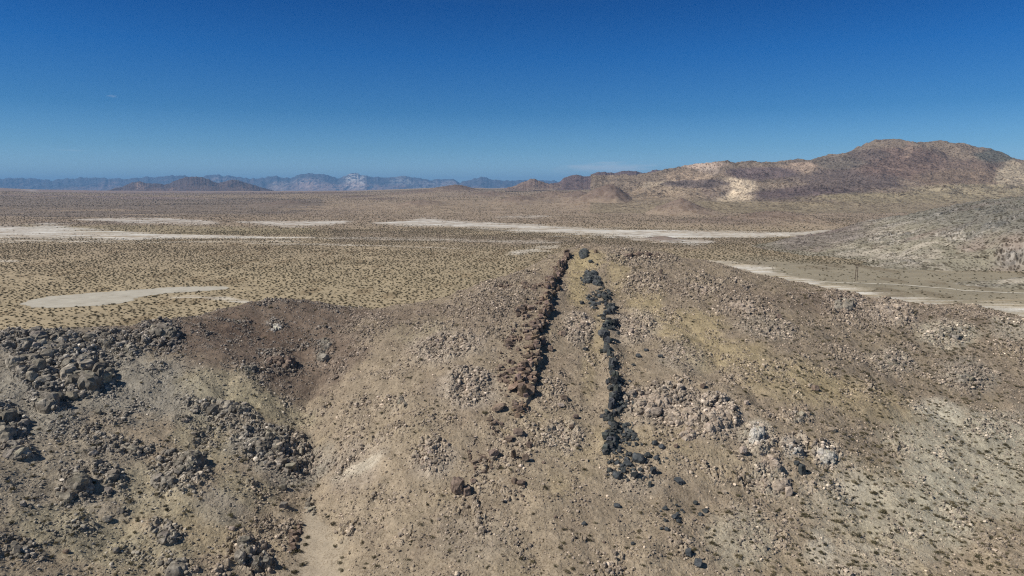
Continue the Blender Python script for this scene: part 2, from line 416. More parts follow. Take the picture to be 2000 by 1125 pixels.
def hill_tint(x, y, rough, rm, t1, t2, t3, e2):
    n1 = fbm(x, y, 30, 5, 20, 0.6); n2 = fbm(x, y, 6, 4, 21, 0.6); n3 = fbm(x, y, 1.5, 3, 22, 0.7)
    c = np.empty(x.shape + (3,), np.float32); c[:] = TAN
    def mix(c, col, m): return c + (np.array(col, np.float32) - c) * np.clip(m, 0, 1)[..., None]
    c = mix(c, YEL, .45 * sstep(0.05, .5, n1)); c = mix(c, BROWN, .40 * sstep(0.0, .45, -n1 + .3 * n2))
    c = mix(c, (.19, .153, .115), .6 * sstep(190, 300, np.hypot(x, y) + 50 * n1))
    wob = 0.5 * n1 + 0.35 * n2
    for b in PAINTW:
        s = (np.abs(y - b[1]) < b[3] * 2.2) & (np.abs(x - b[0] - b[4] * (y - b[1])) < b[2] * 2.2)
        if s.any(): c[s] = mix(c[s], b[5], b[6] * blob_mask(x[s], y[s], b[:5], wob[s]))
    # bare rock takes a stone colour block by block
    left = sstep(-60, -105, x + 0.15 * (y - 200))
    rock = np.array(PINK, np.float32) * (1 - left)[..., None] + np.array((.27, .245, .215), np.float32) * left[..., None]
    rk = np.clip(rough * (0.35 + 0.9 * (t2 - .3)) , 0, 1) * 0.8
    c = c + (rock - c) * rk[..., None]
    rill = fbm(x + .35 * y + 2.5 * n1, y * .22, 6, 3, 23, .6, ridged=True)
    c = c * (1 + .16 * sstep(.35, .8, rill) * (1 - rough))[..., None]
    k = 1 + .30 * n3 + .26 * n2 + rough * 0.42 * (t3 - .5) + .3 * rough * (t2 - .5) + rm * .25 * (t1 - .5)
    c = c * np.clip(k, .45, 1.7)[..., None]
    return c
NA, NR = 1700, 1250
az = np.linspace(R(-43), R(43), NA)
rr = np.concatenate([np.geomspace(92, 440, NR), np.geomspace(441, 640, 110)])
A, RR = np.meshgrid(az, rr, indexing='ij')
HX = RR * np.sin(A); HY = RR * np.cos(A)
HZ, rough, rm, t1, t2, t3, e2, e3 = hill_surface(HX, HY, True)
def draw_wash(x, y):
    """flat sandy floor of the gully, lower left of centre"""
    pts = [(618,1300,30),(618,1125,44),(622,1080,38),(616,1040,24),(606,1010,10),(606,985,4)]
    P = [hhit(u, v) for u, v, w in pts]; W = [w / F * np.hypot(p[0], p[1]) for (u, v, w), p in zip(pts, P)]
    ys = [p[1] for p in P]
    cx = np.interp(y, ys, [p[0] for p in P]); w = np.interp(y, ys, W)
    return sstep(1.9, 0.75, np.abs(x - cx) / w + 0.25 * perlin(x / 5, y / 5, 77)) * sstep(ys[-1] + 6, ys[-1] - 4, y)
WASH = draw_wash(HX, HY)
HT = hill_tint(HX, HY, rough * (1 - WASH), rm, t1, t2, t3, e2)
hz_smooth = hill_base(HX, HY) + 0.2 + 0.12 * fbm(HX, HY, 4, 3, 78)
HZ = HZ + (hz_smooth - HZ) * WASH
HT = HT + (np.array((.33, .28, .215)) * (1 + .12 * fbm(HX, HY, 3, 3, 79))[..., None] - HT) * (WASH * .9)[..., None]
HZ = HZ.astype(np.float32)
GROUND_EDGE = HZ > -1.5
m_hill = terrain_material('hill_soil_and_rock', [(0.55, .40, (.74, .71, .68), 1.0)],
                          [(0.35, .80, 1.18, 4.0), (2.5, .86, 1.12, 4.0)], bump=(0.45, 0.9, 0.12))
hill = grid_mesh('rocky_hill', HX, HY, HZ, HT, m_hill, keep=GROUND_EDGE, smooth=False)
tag(hill, 'tan and brown rocky hill in the foreground, with two rock walls running down it', 'hill', kind='structure')

def hill_h(x, y):
    """height of the built hill mesh (bilinear on its own grid)"""
    x = np.asarray(x, float); y = np.asarray(y, float)
    a = np.arctan2(x, y); r = np.hypot(x, y)
    i = np.clip((a - az[0]) / (az[1] - az[0]), 0, NA - 1.001)
    j = np.clip(np.interp(r, rr, np.arange(len(rr))), 0, len(rr) - 1.001)
    i0 = i.astype(int); j0 = j.astype(int); fi = i - i0; fj = j - j0
    return (HZ[i0, j0] * (1 - fi) * (1 - fj) + HZ[i0 + 1, j0] * fi * (1 - fj) + HZ[i0, j0 + 1] * (1 - fi) * fj + HZ[i0 + 1, j0 + 1] * fi * fj)
def hill_at(arr, x, y):
    a = np.arctan2(x, y); r = np.hypot(x, y)
    i = np.clip(np.rint((a - az[0]) / (az[1] - az[0])), 0, NA - 1).astype(int)
    j = np.clip(np.rint(np.interp(r, rr, np.arange(len(rr)))), 0, len(rr) - 1).astype(int)
    return arr[i, j]
def hit(u, v): return hill_hit(u, v, hill_h)

# ================================================================== GROUND (desert plain to the horizon)
sky_u = [-400,-200,0,60,200,350,540,700,780,850,900,960,1010,1080,1150,1250,1350,1600,2000,2400]
sky_v = [364,365,366,369,372,373,373,372,369.5,366.5,366.5,368,367,365,363.5,362,362,362,362,362]
def u_of(x, y):
    return 1000 + F * x / (y * CP)           # near the eye line
def ground_far(x, y):
    """the plain swells up towards a low crest nine kilometres out, then falls away"""
    r = np.maximum(y, 1.0)
    vv = np.interp(u_of(x, r), sky_u, sky_v)
    zc = CAM_H + 9000.0 * (367.9 - vv) / F * 1.0
    t = np.clip((r - 1900) / 7100, 0, 1)
    z = zc * t ** 1.0 * sstep(0, .35, t)
    z = np.where(r > 9000, zc - (r - 9000) * 0.035, z)
    return z
# low mounds on the plain: u, v of the crest, distance, half width px, depth m, sharpness
MOUNDS = [(893,369.5,6200,50,700,1.0),(870,372,6000,90,600,0.6),(742,389,4300,40,300,0.8),(1065,381,4200,50,350,0.8),(1130,379,4000,55,380,1.0),(1195,382,3300,55,300,1.0),
 (1160,390,3300,60,300,.6),(1295,466,1330,38,70,1.0),(640,376,6500,60,500,.9),(700,384,5200,45,350,1.0),(800,378,5600,55,400,.8),(960,377,5000,60,380,.9),(1010,388,3800,45,260,.8),(820,396,3400,50,240,.7),(1330,396,2700,60,260,.9),(560,395,3600,50,260,.5),(160,378,6500,10,60,0.0),(1410,432,2000,130,240,.6),(1520,420,2100,90,260,.6),(1250,385,3500,60,300,1)]
def ground_z(x, y):
    z = ground_far(x, y)
    far = sstep(1500, 3500, y)
    z = z + far * (9 * fbm(x, y, 900, 4, 100) + 4 * fbm(x, y, 220, 3, 101, ridged=True)) * sstep(9500, 6000, y)
    z = z + sstep(2300, 1500, y) * 0.5 * fbm(x, y, 60, 3, 103) * sstep(900, 1200, y)
    for u, v, Y, w, dp, sh in MOUNDS:
        if dp < 100 and w < 20: continue
        X0, _, Z0 = at_y(u, v, Y); wx = w / F * Y
        base = float(ground_far(np.array(X0), np.array(float(Y))))
        hgt = max((Z0 - base) * 1.35, 8)
        s = (np.abs(x - X0) < 3 * wx) & (np.abs(y - Y) < 3 * dp)
        if s.any():
            xs, ys = x[s], y[s]
            d = np.sqrt(((xs - X0) / wx) ** 2 + ((ys - Y) / dp) ** 2) * (1 + .25 * fbm(xs, ys, wx, 3, 105))
            f = np.exp(-d * d * 1.3) if sh < .9 else np.clip(1 - d * .8, 0, 1) ** 1.3
            rdg = 1 + .22 * fbm(xs, ys, wx * .35, 4, 106, ridged=True)
            z[s] = z[s] + hgt * f * rdg
    return z
GA, GR = 1300, 950
gaz = np.linspace(R(-72), R(72), GA)
gr = np.concatenate([[20, 60, 100, 180], np.geomspace(260, 10500, GR), [14000, 20000, 30000, 60000]])
A, RR = np.meshgrid(gaz, gr, indexing='ij')
GX = RR * np.sin(A); GY = RR * np.cos(A)
GZ = ground_z(GX, GY)
GZ = np.where(GX ** 2 + GY ** 2 > 12000 ** 2, np.maximum(GZ, -130), GZ)

rG = np.hypot(GX, GY); aG = np.arctan2(GX, GY)
def band(x, y, top, bot, edge, seed, stretch=6.0):
    """a strip of ground between two lines traced from the photo, kept as azimuth and distance"""
    def line(L):
        px, py, _ = at_z([p[0] for p in L], [p[1] for p in L], 0.0)
        return np.arctan2(px, py), np.hypot(px, py)
    ta, tr = line(top); ba, br = line(bot)
    out = np.zeros(x.shape, np.float32)
    S = (aG > ta[0] - .01) & (aG < ta[-1] + .01) & (rG < tr.max() * 1.25 + 30) & (rG > br.min() * .8 - 30)
    x, y, a, r = x[S], y[S], aG[S], rG[S]
    t = np.interp(a, ta, tr); b = np.interp(a, ba, br)
    mid = (t + b) / 2; half = np.maximum((t - b) / 2, 1.0)
    n = fbm(x / stretch, y, edge, 5, seed, .62) + .5 * fbm(x / stretch, y, edge * 8, 3, seed + 1)
    d = np.abs(r - mid) / half + n * 1.7
    ins = sstep(ta[0] - .004, ta[0] + .012, a) * sstep(ta[-1] + .004, ta[-1] - .012, a)
    out[S] = sstep(1.15, .7, d) * ins
    return out
def seg(us, vs): return list(zip(us, vs))
gA = np.array
def gmix(c, col, m): return c + (gA(col, np.float32) - c) * np.clip(m, 0, 1)[..., None]
SAND = (.36, .295, .195); PLAIN = (.35, .28, .195)
gn1 = fbm(GX, GY, 500, 5, 110, .6); gn2 = fbm(GX, GY, 90, 5, 111, .6); gn3 = fbm(GX, GY, 22, 4, 112, .6)
GT = np.empty(GX.shape + (3,), np.float32); GT[:] = SAND
GT = gmix(GT, PLAIN, sstep(700, 1300, rG) * .8)
GT = gmix(GT, (.29, .225, .17), sstep(1500, 2200, rG) * .75)
GT = gmix(GT, (.30, .235, .165), .55 * sstep(.0, .5, gn1) * sstep(1500, 2500, rG))
GT = gmix(GT, (.20, .155, .125), .45 * sstep(.05, .5, -gn1) * sstep(1500, 2500, rG))
def addband(col, k, tu, tv, bu, bv, edge, seed, st=6.0):
    global GT
    m = band(GX, GY, seg(tu, tv), seg(bu, bv), edge, seed, st)
    GT = gmix(GT, col, m * k); return m
SALT = (.70,.69,.655)
addband((.17, .14, .12), .7, (-80, 100, 300, 520, 640), (393, 395, 396, 394, 400), (-80, 100, 300, 520, 640), (428, 424, 424, 420, 408), 120, 120)
addband((.23, .175, .165), .8, (-80, 150, 300, 700), (374, 376, 377, 378), (-80, 150, 300, 700), (392, 393, 392, 386), 160, 121)
addband((.29, .245, .15), .6, (30, 150, 400, 620), (438, 437, 441, 447), (30, 150, 400, 620), (446, 452, 457, 456), 60, 122)
addband((.24, .19, .145), .6, (640, 900, 1250, 1500), (445, 455, 466, 462), (640, 900, 1250, 1500), (470, 476, 490, 480), 40, 135)
wm = 0
streak = .60 + 1.25 * fbm(GX / 14, GY, 9, 4, 140, .65) + .4 * fbm(GX / 7, GY, 70, 3, 141)
for k, tu, tv, bu, bv in [
    (1, (-60,60,90,140,200,300,400,500,620), (442,443,438,444,450,455,459,461,463), (-60,60,140,200,300,400,500,620), (469,468,466,467,466,466,465,464.5)),
    (.8, (140,200,250,320,380,430), (429,427,427,427,430,434), (140,200,250,320,380,430), (430,432,436,437,438,438)),
    (.9, (460,510,570,630,690), (432,432,432,431,430), (460,510,570,630,690), (435,439,443,439,434)),
    (1, (725,790,830,870,950,1050,1150,1250,1350,1450,1550,1640), (434,432,426,430,434,440,445,449,451,453,453,449), (725,790,830,870,950,1050,1150,1250,1350,1450,1550,1640), (437,440,441,441,447,453,460,465,466,464,460,453)),
    (.8, (1230,1300,1350,1400), (466,467,468,470), (1230,1300,1350,1400), (469,475,477,475)),
    (.8, (1350,1420,1500,1560,1640,1720,1800,1900,2050), (505,509,520,541,561,570,578,586,592), (1350,1420,1500,1560,1640,1720,1800,1900,2050), (516,530,548,566,590,600,610,622,640)),
    (.5, (480,600,760,900), (474,476,479,484), (480,600,760,900), (476,479,482,487)),
    (.6, (990,1020,1060,1100), (493,486,480,478), (990,1020,1060,1100), (500,496,490,484)),
    (.5, (-40,0,20,45), (507,507,508,510), (-40,0,20,45), (513,513,513,512)),
    (.45, (0,20,60,80), (372,375,380,388), (0,20,60,80), (376,381,387,390)),
    (.5, (330,380,440,480,500), (576,574,578,585,592), (330,380,440,480,500), (584,582,588,596,600)),
    (.4, (960,1000,1040,1080), (423,421,421,423), (960,1000,1040,1080), (425,426,426,425)),
    (.35, (300,600,900,1100), (462,463,466,472), (300,600,900,1100), (465,467,472,478)),
    (.3, (-50,300,600), (470,472,470), (-50,300,600), (474,475,474))]:
    m = band(GX, GY, seg(tu, tv), seg(bu, bv), 14, 130 + int(k * 10), 10.0)
    GT = gmix(GT, SALT, m * k * np.clip(streak, 0, 1) ** 1.6 * .95); wm = np.maximum(wm, m * k)
GT = GT * np.clip(1 + .22 * gn2 + .16 * gn3, .5, 1.6)[..., None]
# grey-green flats at the foot of the right-hand slope
GT = gmix(GT, (.235, .215, .165), .7 * (1 - np.clip(wm * 1.3, 0, 1)) * sstep(R(16), R(20), aG) * sstep(1150, 950, rG))
for u, v, Y, w, dp, sh in MOUNDS:
    if w < 20: continue
    X0, _, _ = at_y(u, v, Y); wx = w / F * Y
    d = np.sqrt(((GX - X0) / wx) ** 2 + ((GY - Y) / dp) ** 2)
    GT = gmix(GT, (.17, .125, .105), .8 * sh * sstep(1.2, .4, d + .5 * gn2))
m_plain = terrain_material('desert_plain_soil', [(1.6, .34, (.72, .68, .62), 1.2), (34.0, .34, (.80, .77, .74), 2.5)],
                           [(1.2, .88, 1.12, 4.0), (30.0, .86, 1.12, 6.0)], bump=(3.0, 0.6, 0.4))
ground = grid_mesh('ground', GX, GY, GZ, GT, m_plain)
tag(ground, 'wide sandy desert plain with salt-white washes reaching the horizon', 'ground', kind='structure')
def ground_h(x, y):
    a = np.arctan2(x, y); r = np.hypot(x, y)
    i = np.clip((a - gaz[0]) / (gaz[1] - gaz[0]), 0, GA - 1.001)
    j = np.clip(np.interp(r, gr, np.arange(len(gr))), 0, len(gr) - 1.001)
    i0 = i.astype(int); j0 = j.astype(int); fi = i - i0; fj = j - j0
    return (GZ[i0, j0] * (1 - fi) * (1 - fj) + GZ[i0 + 1, j0] * fi * (1 - fj) + GZ[i0, j0 + 1] * (1 - fi) * fj + GZ[i0 + 1, j0 + 1] * fi * fj)
def ground_at(arr, x, y):
    a = np.arctan2(x, y); r = np.hypot(x, y)
    i = np.clip(np.rint((a - gaz[0]) / (gaz[1] - gaz[0])), 0, GA - 1).astype(int)
    j = np.clip(np.rint(np.interp(r, gr, np.arange(len(gr)))), 0, len(gr) - 1).astype(int)
    return arr[i, j]

# dry lake bed, lower left
def smooth_loop(P, n=24):
    P = np.array(P, float); out = []
    for i in range(len(P)):
        p0, p1, p2, p3 = P[i - 1], P[i], P[(i + 1) % len(P)], P[(i + 2) % len(P)]
        for t in np.arange(n) / n:
            out.append(.5 * ((2 * p1) + (p2 - p0) * t + (2 * p0 - 5 * p1 + 4 * p2 - p3) * t * t + (3 * p1 - p0 - 3 * p2 + p3) * t ** 3))
    return np.array(out)
LAKE = [(45,592),(70,583.5),(120,577),(200,571),(280,565),(345,560.5),(400,559.5),(444,560),(446,564),(400,568.5),(360,571),(318,574),(290,578),(262,583),(250,590),(200,596),(130,600),(70,601)]
lx, ly, _ = at_z([p[0] for p in LAKE], [p[1] for p in LAKE], 0.0)
loop = smooth_loop(np.stack([lx, ly], -1))
loop += np.stack([perlin(loop[:, 0] / 12, loop[:, 1] / 12, 90), perlin(loop[:, 0] / 12, loop[:, 1] / 12, 91)], -1) * 3.0 + np.stack([perlin(loop[:, 0] / 4, loop[:, 1] / 4, 92), perlin(loop[:, 0] / 4, loop[:, 1] / 4, 93)], -1) * 2.2
m_lake, nt, bb = new_mat('dry_lake_clay')
tc = nd(nt, 'ShaderNodeTexCoord'); nn = nd(nt, 'ShaderNodeTexNoise', Scale=0.06, Detail=9.0, Roughness=.72)
nt.links.new(tc.outputs['Object'], nn.inputs['Vector'])
nt.links.new(ramp(nt, nn.outputs[0], [(.32, (.31, .28, .225)), (.45, (.40, .37, .31)), (.68, (.48, .45, .38))]), bb.inputs['Base Color'])
def flat_sheet(name, loop, z, mat):
    me = bpy.data.meshes.new(name)
    me.from_pydata([(x, y, z) for x, y in loop], [], [list(range(len(loop)))])
    me.materials.append(mat); o = bpy.data.objects.new(name, me); COL.objects.link(o); return o
lake = flat_sheet('dry_lake_bed', loop, 0.10, m_lake)
tag(lake, 'pale flat dry lake bed among the shrubs on the left of the plain', 'dry lake', kind='structure')

# pale dirt track on the flats to the right
tr_uv = [(1520,544),(1560,547),(1600,550),(1640,552.5),(1700,554),(1750,555.5),(1800,560),(1850,563.5),(1880,567.5),(1950,571),(2040,575)]
tx, ty, _ = at_z([p[0] for p in tr_uv], [p[1] for p in tr_uv], 0)
tt = np.linspace(0, len(tx) - 1, 120)
tx = np.interp(tt, range(len(tx)), tx) + .6 * perlin(tt, tt * 0, 3); ty = np.interp(tt, range(len(ty)), ty) + 2 * perlin(tt * 1.3, tt * 0 + 2, 4)
hw = 2.6 + 1.2 * perlin(tt * 2, tt * 0 + 5, 6)
dxy = np.stack([np.gradient(tx), np.gradient(ty)], -1); dxy /= np.linalg.norm(dxy, axis=1)[:, None]
L = np.stack([tx - dxy[:, 1] * hw, ty + dxy[:, 0] * hw], -1); Rr = np.stack([tx + dxy[:, 1] * hw, ty - dxy[:, 0] * hw], -1)

# ================================================================== HILLS AND MOUNTAINS beyond
def terrain_patch(name, pts, u0, u1, Y0, Y1, nu, ny, noise, colour, mat, scale, lam=.0, lowcut=None, geom=False):
    f = TPS(pts, lam, scale)
    xs0 = (u0 - 1000) / F / CP; xs1 = (u1 - 1000) / F / CP
    k = np.linspace(xs0, xs1, nu); yy = np.geomspace(Y0, Y1, ny) if geom else np.linspace(Y0, Y1, ny)
    K, Y = np.meshgrid(k, yy, indexing='ij')
    X = K * Y
    cs = max(scale / 12, 5)
    g = Grid(f, X.min() - cs * 3, X.max() + cs * 3, Y0 - cs * 3, Y1 + cs * 3, cs)
    Zb = g(X, Y)
    Z = noise(X, Y, Zb)
    gz = ground_h(X, Y)
    fd = sstep(Y0, Y0 + (Y1 - Y0) * .12, Y)
    Z = np.minimum(Z, gz - 6 + (np.maximum(Z - gz + 6, 0)) * fd)
    T = colour(X, Y, Z, K)
    o = grid_mesh(name, X, Y, Z.astype(np.float32), T.astype(np.float32), mat, keep=Z > gz - 3, smooth=True)
    return o, (X, Y, Z)
def P3(lst, back=None):
    out = []
    for u, v, *r in lst:
        if r[0] == 'z': p = at_z(u, v, r[1])
        else: p = at_y(u, v, r[0])
        out.append(tuple(float(q) for q in p))
    return out
m_rock_far = terrain_material('distant_rock', [(9.0, .44, (.45, .42, .40), 1.0), (24.0, .34, (.5, .47, .45), 1.0)], [(6.0, .84, 1.15, 5.0), (80.0, .85, 1.14, 6.0)], bump=(9.0, 0.9, 3.0))
m_rock_mid = terrain_material('slope_rock', [(3.2, .42, (.42, .40, .38), 1.2), (8.0, .34, (.5, .48, .45), 1.4)], [(1.5, .82, 1.18, 4.0), (22.0, .86, 1.12, 5.0)], bump=(2.6, 0.9, 1.0))
m_blue = terrain_material('mountain_rock', [], [(500.0, .72, 1.25, 8.0)], bump=(260.0, 0.9, 90.0))

# A: grey rubbly slope on the right, 0.8 - 1.4 km
ptsA = P3([(1450,480,'z',-2),(1500,474,'z',-1),(1560,462,'z',4),(1640,449,'z',20),(1700,433,'z',36),(1760,424,'z',45),(1800,415,'z',54),(1860,407,'z',61),(1900,402,'z',66),
  (1950,395,'z',73),(2000,388,'z',80),(2100,376,'z',92),(2250,365,'z',100),
  (1450,495,'z',-4),(1550,500,'z',-1),(1600,505,'z',-1),(1650,515,'z',-1),(1700,525,'z',-1),(1750,535,'z',-2),(1850,550,'z',-2),(1950,550,'z',-1),(2050,545,'z',0),(1600,545,'z',-3),(1800,580,'z',-3),(2050,600,'z',-3),(2300,560,'z',6),
  (1600,480,'z',7),(1700,470,'z',18),(1800,480,'z',22),(1800,450,'z',36),(1900,450,'z',42),(2000,430,'z',58),(1900,485,'z',22),(2000,480,'z',30),(2000,515,'z',9),(1750,500,'z',7),(1860,510,'z',9),
  (2150,450,'z',60),(1500,600,'z',-6),(2000,680,'z',-6),(2300,640,'z',-6),(2500,560,'z',-3),(1700,640,'z',-6)])
bk = []
for u, v, z in [(1560,462,4),(1700,433,36),(1860,407,61),(2000,388,80),(2200,370,95)]:
    x, y, _ = at_z(u, v, z)
    for d, e in ((150, 22), (400, 90)): bk.append((float(x * (1 + d / y)), float(y + d), z - d * (CAM_H - z) / y - e))
def nzA(X, Y, Z):
    d = sstep(-4, 10, Z)
    rk = sstep(-.15, .35, fbm(X, Y, 90, 4, 200, .6)) * d
    h1, t, e = blocks(X + 3 * perlin(X / 20, Y / 20, 204), Y, 12, 201, 1.4); h2, t2, e2 = blocks(X, Y, 5, 202)
    nzA.t = t; nzA.t2 = t2; nzA.rk = rk
    return Z + d * (5 * fbm(X, Y, 120, 4, 203) + 2.2 * fbm(X + Y * .5, Y, 45, 3, 206, ridged=True)) + rk * (3.6 * (h1 - .3) + 1.9 * (h2 - .3)) + d * .5 * fbm(X, Y, 7, 3, 205)
def colA(X, Y, Z, K):
    c = np.empty(X.shape + (3,), np.float32); c[:] = (.27, .245, .185)
    n = fbm(X, Y, 150, 4, 210, .6); n2 = fbm(X, Y, 30, 4, 211, .6)
    c = gmix(c, (.27, .21, .18), sstep(.0, .4, n + .25 * n2) * .7)
    c = gmix(c, (.44, .39, .32), sstep(.0, .5, n2 - n) * .7)
    c = gmix(c, (.165, .155, .14), nzA.rk * (.25 + .75 * nzA.t)); c = gmix(c, (.50, .45, .39), nzA.rk * sstep(.55, .9, nzA.t2) * .7)
    u = u_of(X, Y)
    c = gmix(c, (.15, .12, .115), sstep(1480, 1560, u) * sstep(1760, 1660, u) * sstep(1050, 1150, Y) * .55)
    c = gmix(c, (.12, .12, .11), sstep(1620, 1720, u) * sstep(34, 52, Z + 8 * n2) * .55)
    return c * np.clip(1 + .25 * n2 , .5, 1.6)[..., None]
A_o, A_arr = terrain_patch('rocky_slope', ptsA + bk, 1420, 2350, 640, 1900, 900, 900, nzA, colA, m_rock_mid, 200.0, geom=True)
tag(A_o, 'grey rubble-strewn slope rising out of the right edge behind the foreground hill', 'hill', kind='structure')

# B: the big brown mountain on the right with its paler foothills, 3 - 5 km
ptsB = P3([(1180,352,6000),(1250,349,5600),(1300,343,5300),(1330,338,5100),(1360,327,4900),(1385,322,4800),(1410,321,4700),(1440,323,4700),(1480,318,4700),(1500,322,4700),(1530,326,4800),
  (1560,317,5000),(1585,318.5,5000),(1600,314,4900),(1640,302,4900),(1680,288,4900),(1720,279,4900),(1750,274,4900),(1800,279,4900),(1850,283,4900),(1880,288,4900),(1930,297,4800),(1960,306,4700),
  (2000,318,4600),(2060,332,4500),(2200,350,4300),(2400,360,4300),
  (1200,398,3000),(1300,399,2900),(1400,405,2700),(1500,406,2700),(1600,405,2750),(1700,402,2850),(1850,398,3000),(2000,390,3200),(2200,385,3300),
  (1250,372,4000),(1330,358,4200),(1330,375,3500),(1390,352,3900),(1400,345,4100),(1430,350,3900),(1470,380,3350),(1440,390,3150),(1380,385,3250),(1530,352,4100),(1500,345,4300),(1490,368,3700),
  (1560,362,3650),(1640,362,3650),(1600,385,3100),(1700,372,3500),(1600,345,4150),(1750,330,4200),(1750,355,3800),(1800,375,3450),(1680,325,4300),(1850,325,4250),(1900,350,3950),(1950,365,3700),(2000,350,4000),(2100,370,3700)])
for u, v, Y in [(1250,349,5600),(1360,327,4900),(1480,318,4700),(1530,326,4800),(1600,314,4900),(1680,288,4900),(1750,274,4900),(1880,288,4900),(2000,318,4600),(2200,350,4300)]:
    x, y, z = at_y(u, v, Y)
    for d, e in ((500, 60), (1500, 330)): ptsB.append((float(x * (1 + d / Y)), Y + d, float(z) + d * (float(z) - CAM_H) / Y - e))
def nzB(X, Y, Z):
    d = sstep(5, 90, Z)
    g = fbm(X + 60 * perlin(X / 300, Y / 300, 300), Y * .45, 300, 5, 301, .5, ridged=True)
    h1, t, e = blocks(X, Y, 38, 302, 1.2); nzB.t = t; nzB.g = g
    rk = sstep(-.1, .4, fbm(X, Y, 300, 4, 304, .6)) * d; nzB.rk = rk
    return Z + d * (44 * (g - .35) + 8 * fbm(X, Y, 90, 4, 305, ridged=True) + 3.5 * fbm(X, Y, 25, 3, 306)) + rk * 7 * (h1 - .3)
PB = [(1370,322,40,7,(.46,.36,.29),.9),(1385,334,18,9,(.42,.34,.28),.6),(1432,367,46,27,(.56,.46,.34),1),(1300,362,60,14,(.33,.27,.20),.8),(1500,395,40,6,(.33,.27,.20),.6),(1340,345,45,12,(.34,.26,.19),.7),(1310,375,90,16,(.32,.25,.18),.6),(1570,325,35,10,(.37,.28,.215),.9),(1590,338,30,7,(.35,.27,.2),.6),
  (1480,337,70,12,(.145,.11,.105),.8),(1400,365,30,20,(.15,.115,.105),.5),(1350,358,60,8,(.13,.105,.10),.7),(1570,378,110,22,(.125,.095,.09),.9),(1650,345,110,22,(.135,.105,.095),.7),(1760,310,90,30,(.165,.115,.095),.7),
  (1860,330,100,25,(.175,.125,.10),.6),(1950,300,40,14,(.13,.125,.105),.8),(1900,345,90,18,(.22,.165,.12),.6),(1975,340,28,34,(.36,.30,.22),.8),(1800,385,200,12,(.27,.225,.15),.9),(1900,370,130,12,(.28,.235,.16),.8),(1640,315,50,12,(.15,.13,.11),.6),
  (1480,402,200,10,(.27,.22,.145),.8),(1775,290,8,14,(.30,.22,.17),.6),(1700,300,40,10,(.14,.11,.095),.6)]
def colB(X, Y, Z, K):
    c = np.empty(X.shape + (3,), np.float32); c[:] = (.215, .17, .13)
    n = fbm(X, Y, 500, 5, 310, .6); n2 = fbm(X, Y * .7, 110, 5, 311, .6)
    D = np.hypot(X, Y)
    u = 1000 + F * X / (Y * CP + (Z - CAM_H) * -SP); v = 562.5 - F * (Y * SP + (Z - CAM_H) * CP) / (Y * CP - (Z - CAM_H) * SP)
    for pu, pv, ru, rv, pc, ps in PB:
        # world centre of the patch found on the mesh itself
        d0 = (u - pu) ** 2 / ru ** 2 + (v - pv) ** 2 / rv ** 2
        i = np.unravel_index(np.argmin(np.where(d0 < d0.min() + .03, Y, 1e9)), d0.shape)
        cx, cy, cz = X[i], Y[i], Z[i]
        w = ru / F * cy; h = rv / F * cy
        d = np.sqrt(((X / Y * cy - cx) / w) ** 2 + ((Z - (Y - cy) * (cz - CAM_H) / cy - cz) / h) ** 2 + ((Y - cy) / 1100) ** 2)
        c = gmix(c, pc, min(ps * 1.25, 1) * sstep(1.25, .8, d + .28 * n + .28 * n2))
    c = gmix(c, (.12, .095, .085), nzB.rk * sstep(.5, .9, nzB.t) * .6)
    c = gmix(c, (.27, .22, .15), sstep(70, 20, Z + 12 * n2) * .8)
    return c * np.clip(1 + .30 * n2 + .12 * n, .5, 1.6)[..., None]
B_o, _ = terrain_patch('brown_mountain', ptsB, 1150, 2450, 2500, 6600, 1300, 620, nzB, colB, m_rock_far, 600.0, geom=True)
tag(B_o, 'big brown desert mountain on the right with a pale sandy patch on its foothill', 'mountain', kind='structure')

def skyline_range(name, sky, Y, base_v, depth, amp, cols, mat, seed, nu=900, ny=140, spur=1.0, patches=(), jag=-3.2):
    us = np.array([p[0] for p in sky], float); vs = np.array([p[1] for p in sky], float)
    u = np.linspace(us[0], us[-1], nu); v = np.interp(u, us, vs) + jag * fbm(u, u * 0 + seed, 22, 5, seed, .65, ridged=True)
    sm = np.ones(3) / 3; v = np.convolve(np.r_[[v[0]], v, [v[-1]]], sm, 'valid')
    hz = at_y(u, v, Y)[2]; b = float(at_y(1000, base_v, Y - depth * .9)[2]) - 30
    t = np.linspace(-1, 1, ny)
    K, T = np.meshgrid((u - 1000) / F / CP, t, indexing='ij')
    Yg = Y + T * depth; X = K * Yg
    H = (hz - b)[:, None] * np.clip(1 - np.abs(T), 0, 1) ** 1.15
    L = depth * .55
    g = fbm(X + .25 * L * perlin(X / L, Yg / L, seed), Yg * .5, L * .55, 5, seed + 1, .55, ridged=True)
    g2 = fbm(X, Yg, L * .14, 4, seed + 2, .6, ridged=True)
    env = np.clip(1 - np.abs(T), 0, 1)
    env = 4 * env * (1 - env) * .8 + .2 * (env > .75)
    Z = b + H + amp * (hz - b).mean() * ((g - .4) * env * spur + .22 * (g2 - .4) * np.clip(env + .25, 0, 1))
    c = np.empty(X.shape + (3,), np.float32); c[:] = cols[0]
    n = fbm(X, Yg * .6, L * .7, 5, seed + 3, .6)
    rel = (Z - b) / (hz[:, None] - b + 1)
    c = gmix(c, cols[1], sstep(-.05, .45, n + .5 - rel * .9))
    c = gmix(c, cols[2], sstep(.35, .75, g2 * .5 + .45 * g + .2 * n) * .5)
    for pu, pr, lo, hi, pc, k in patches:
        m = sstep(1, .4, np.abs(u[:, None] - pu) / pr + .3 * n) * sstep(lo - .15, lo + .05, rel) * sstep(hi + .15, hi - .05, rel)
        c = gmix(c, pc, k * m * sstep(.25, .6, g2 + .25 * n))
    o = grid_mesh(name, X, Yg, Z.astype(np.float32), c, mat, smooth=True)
    return o
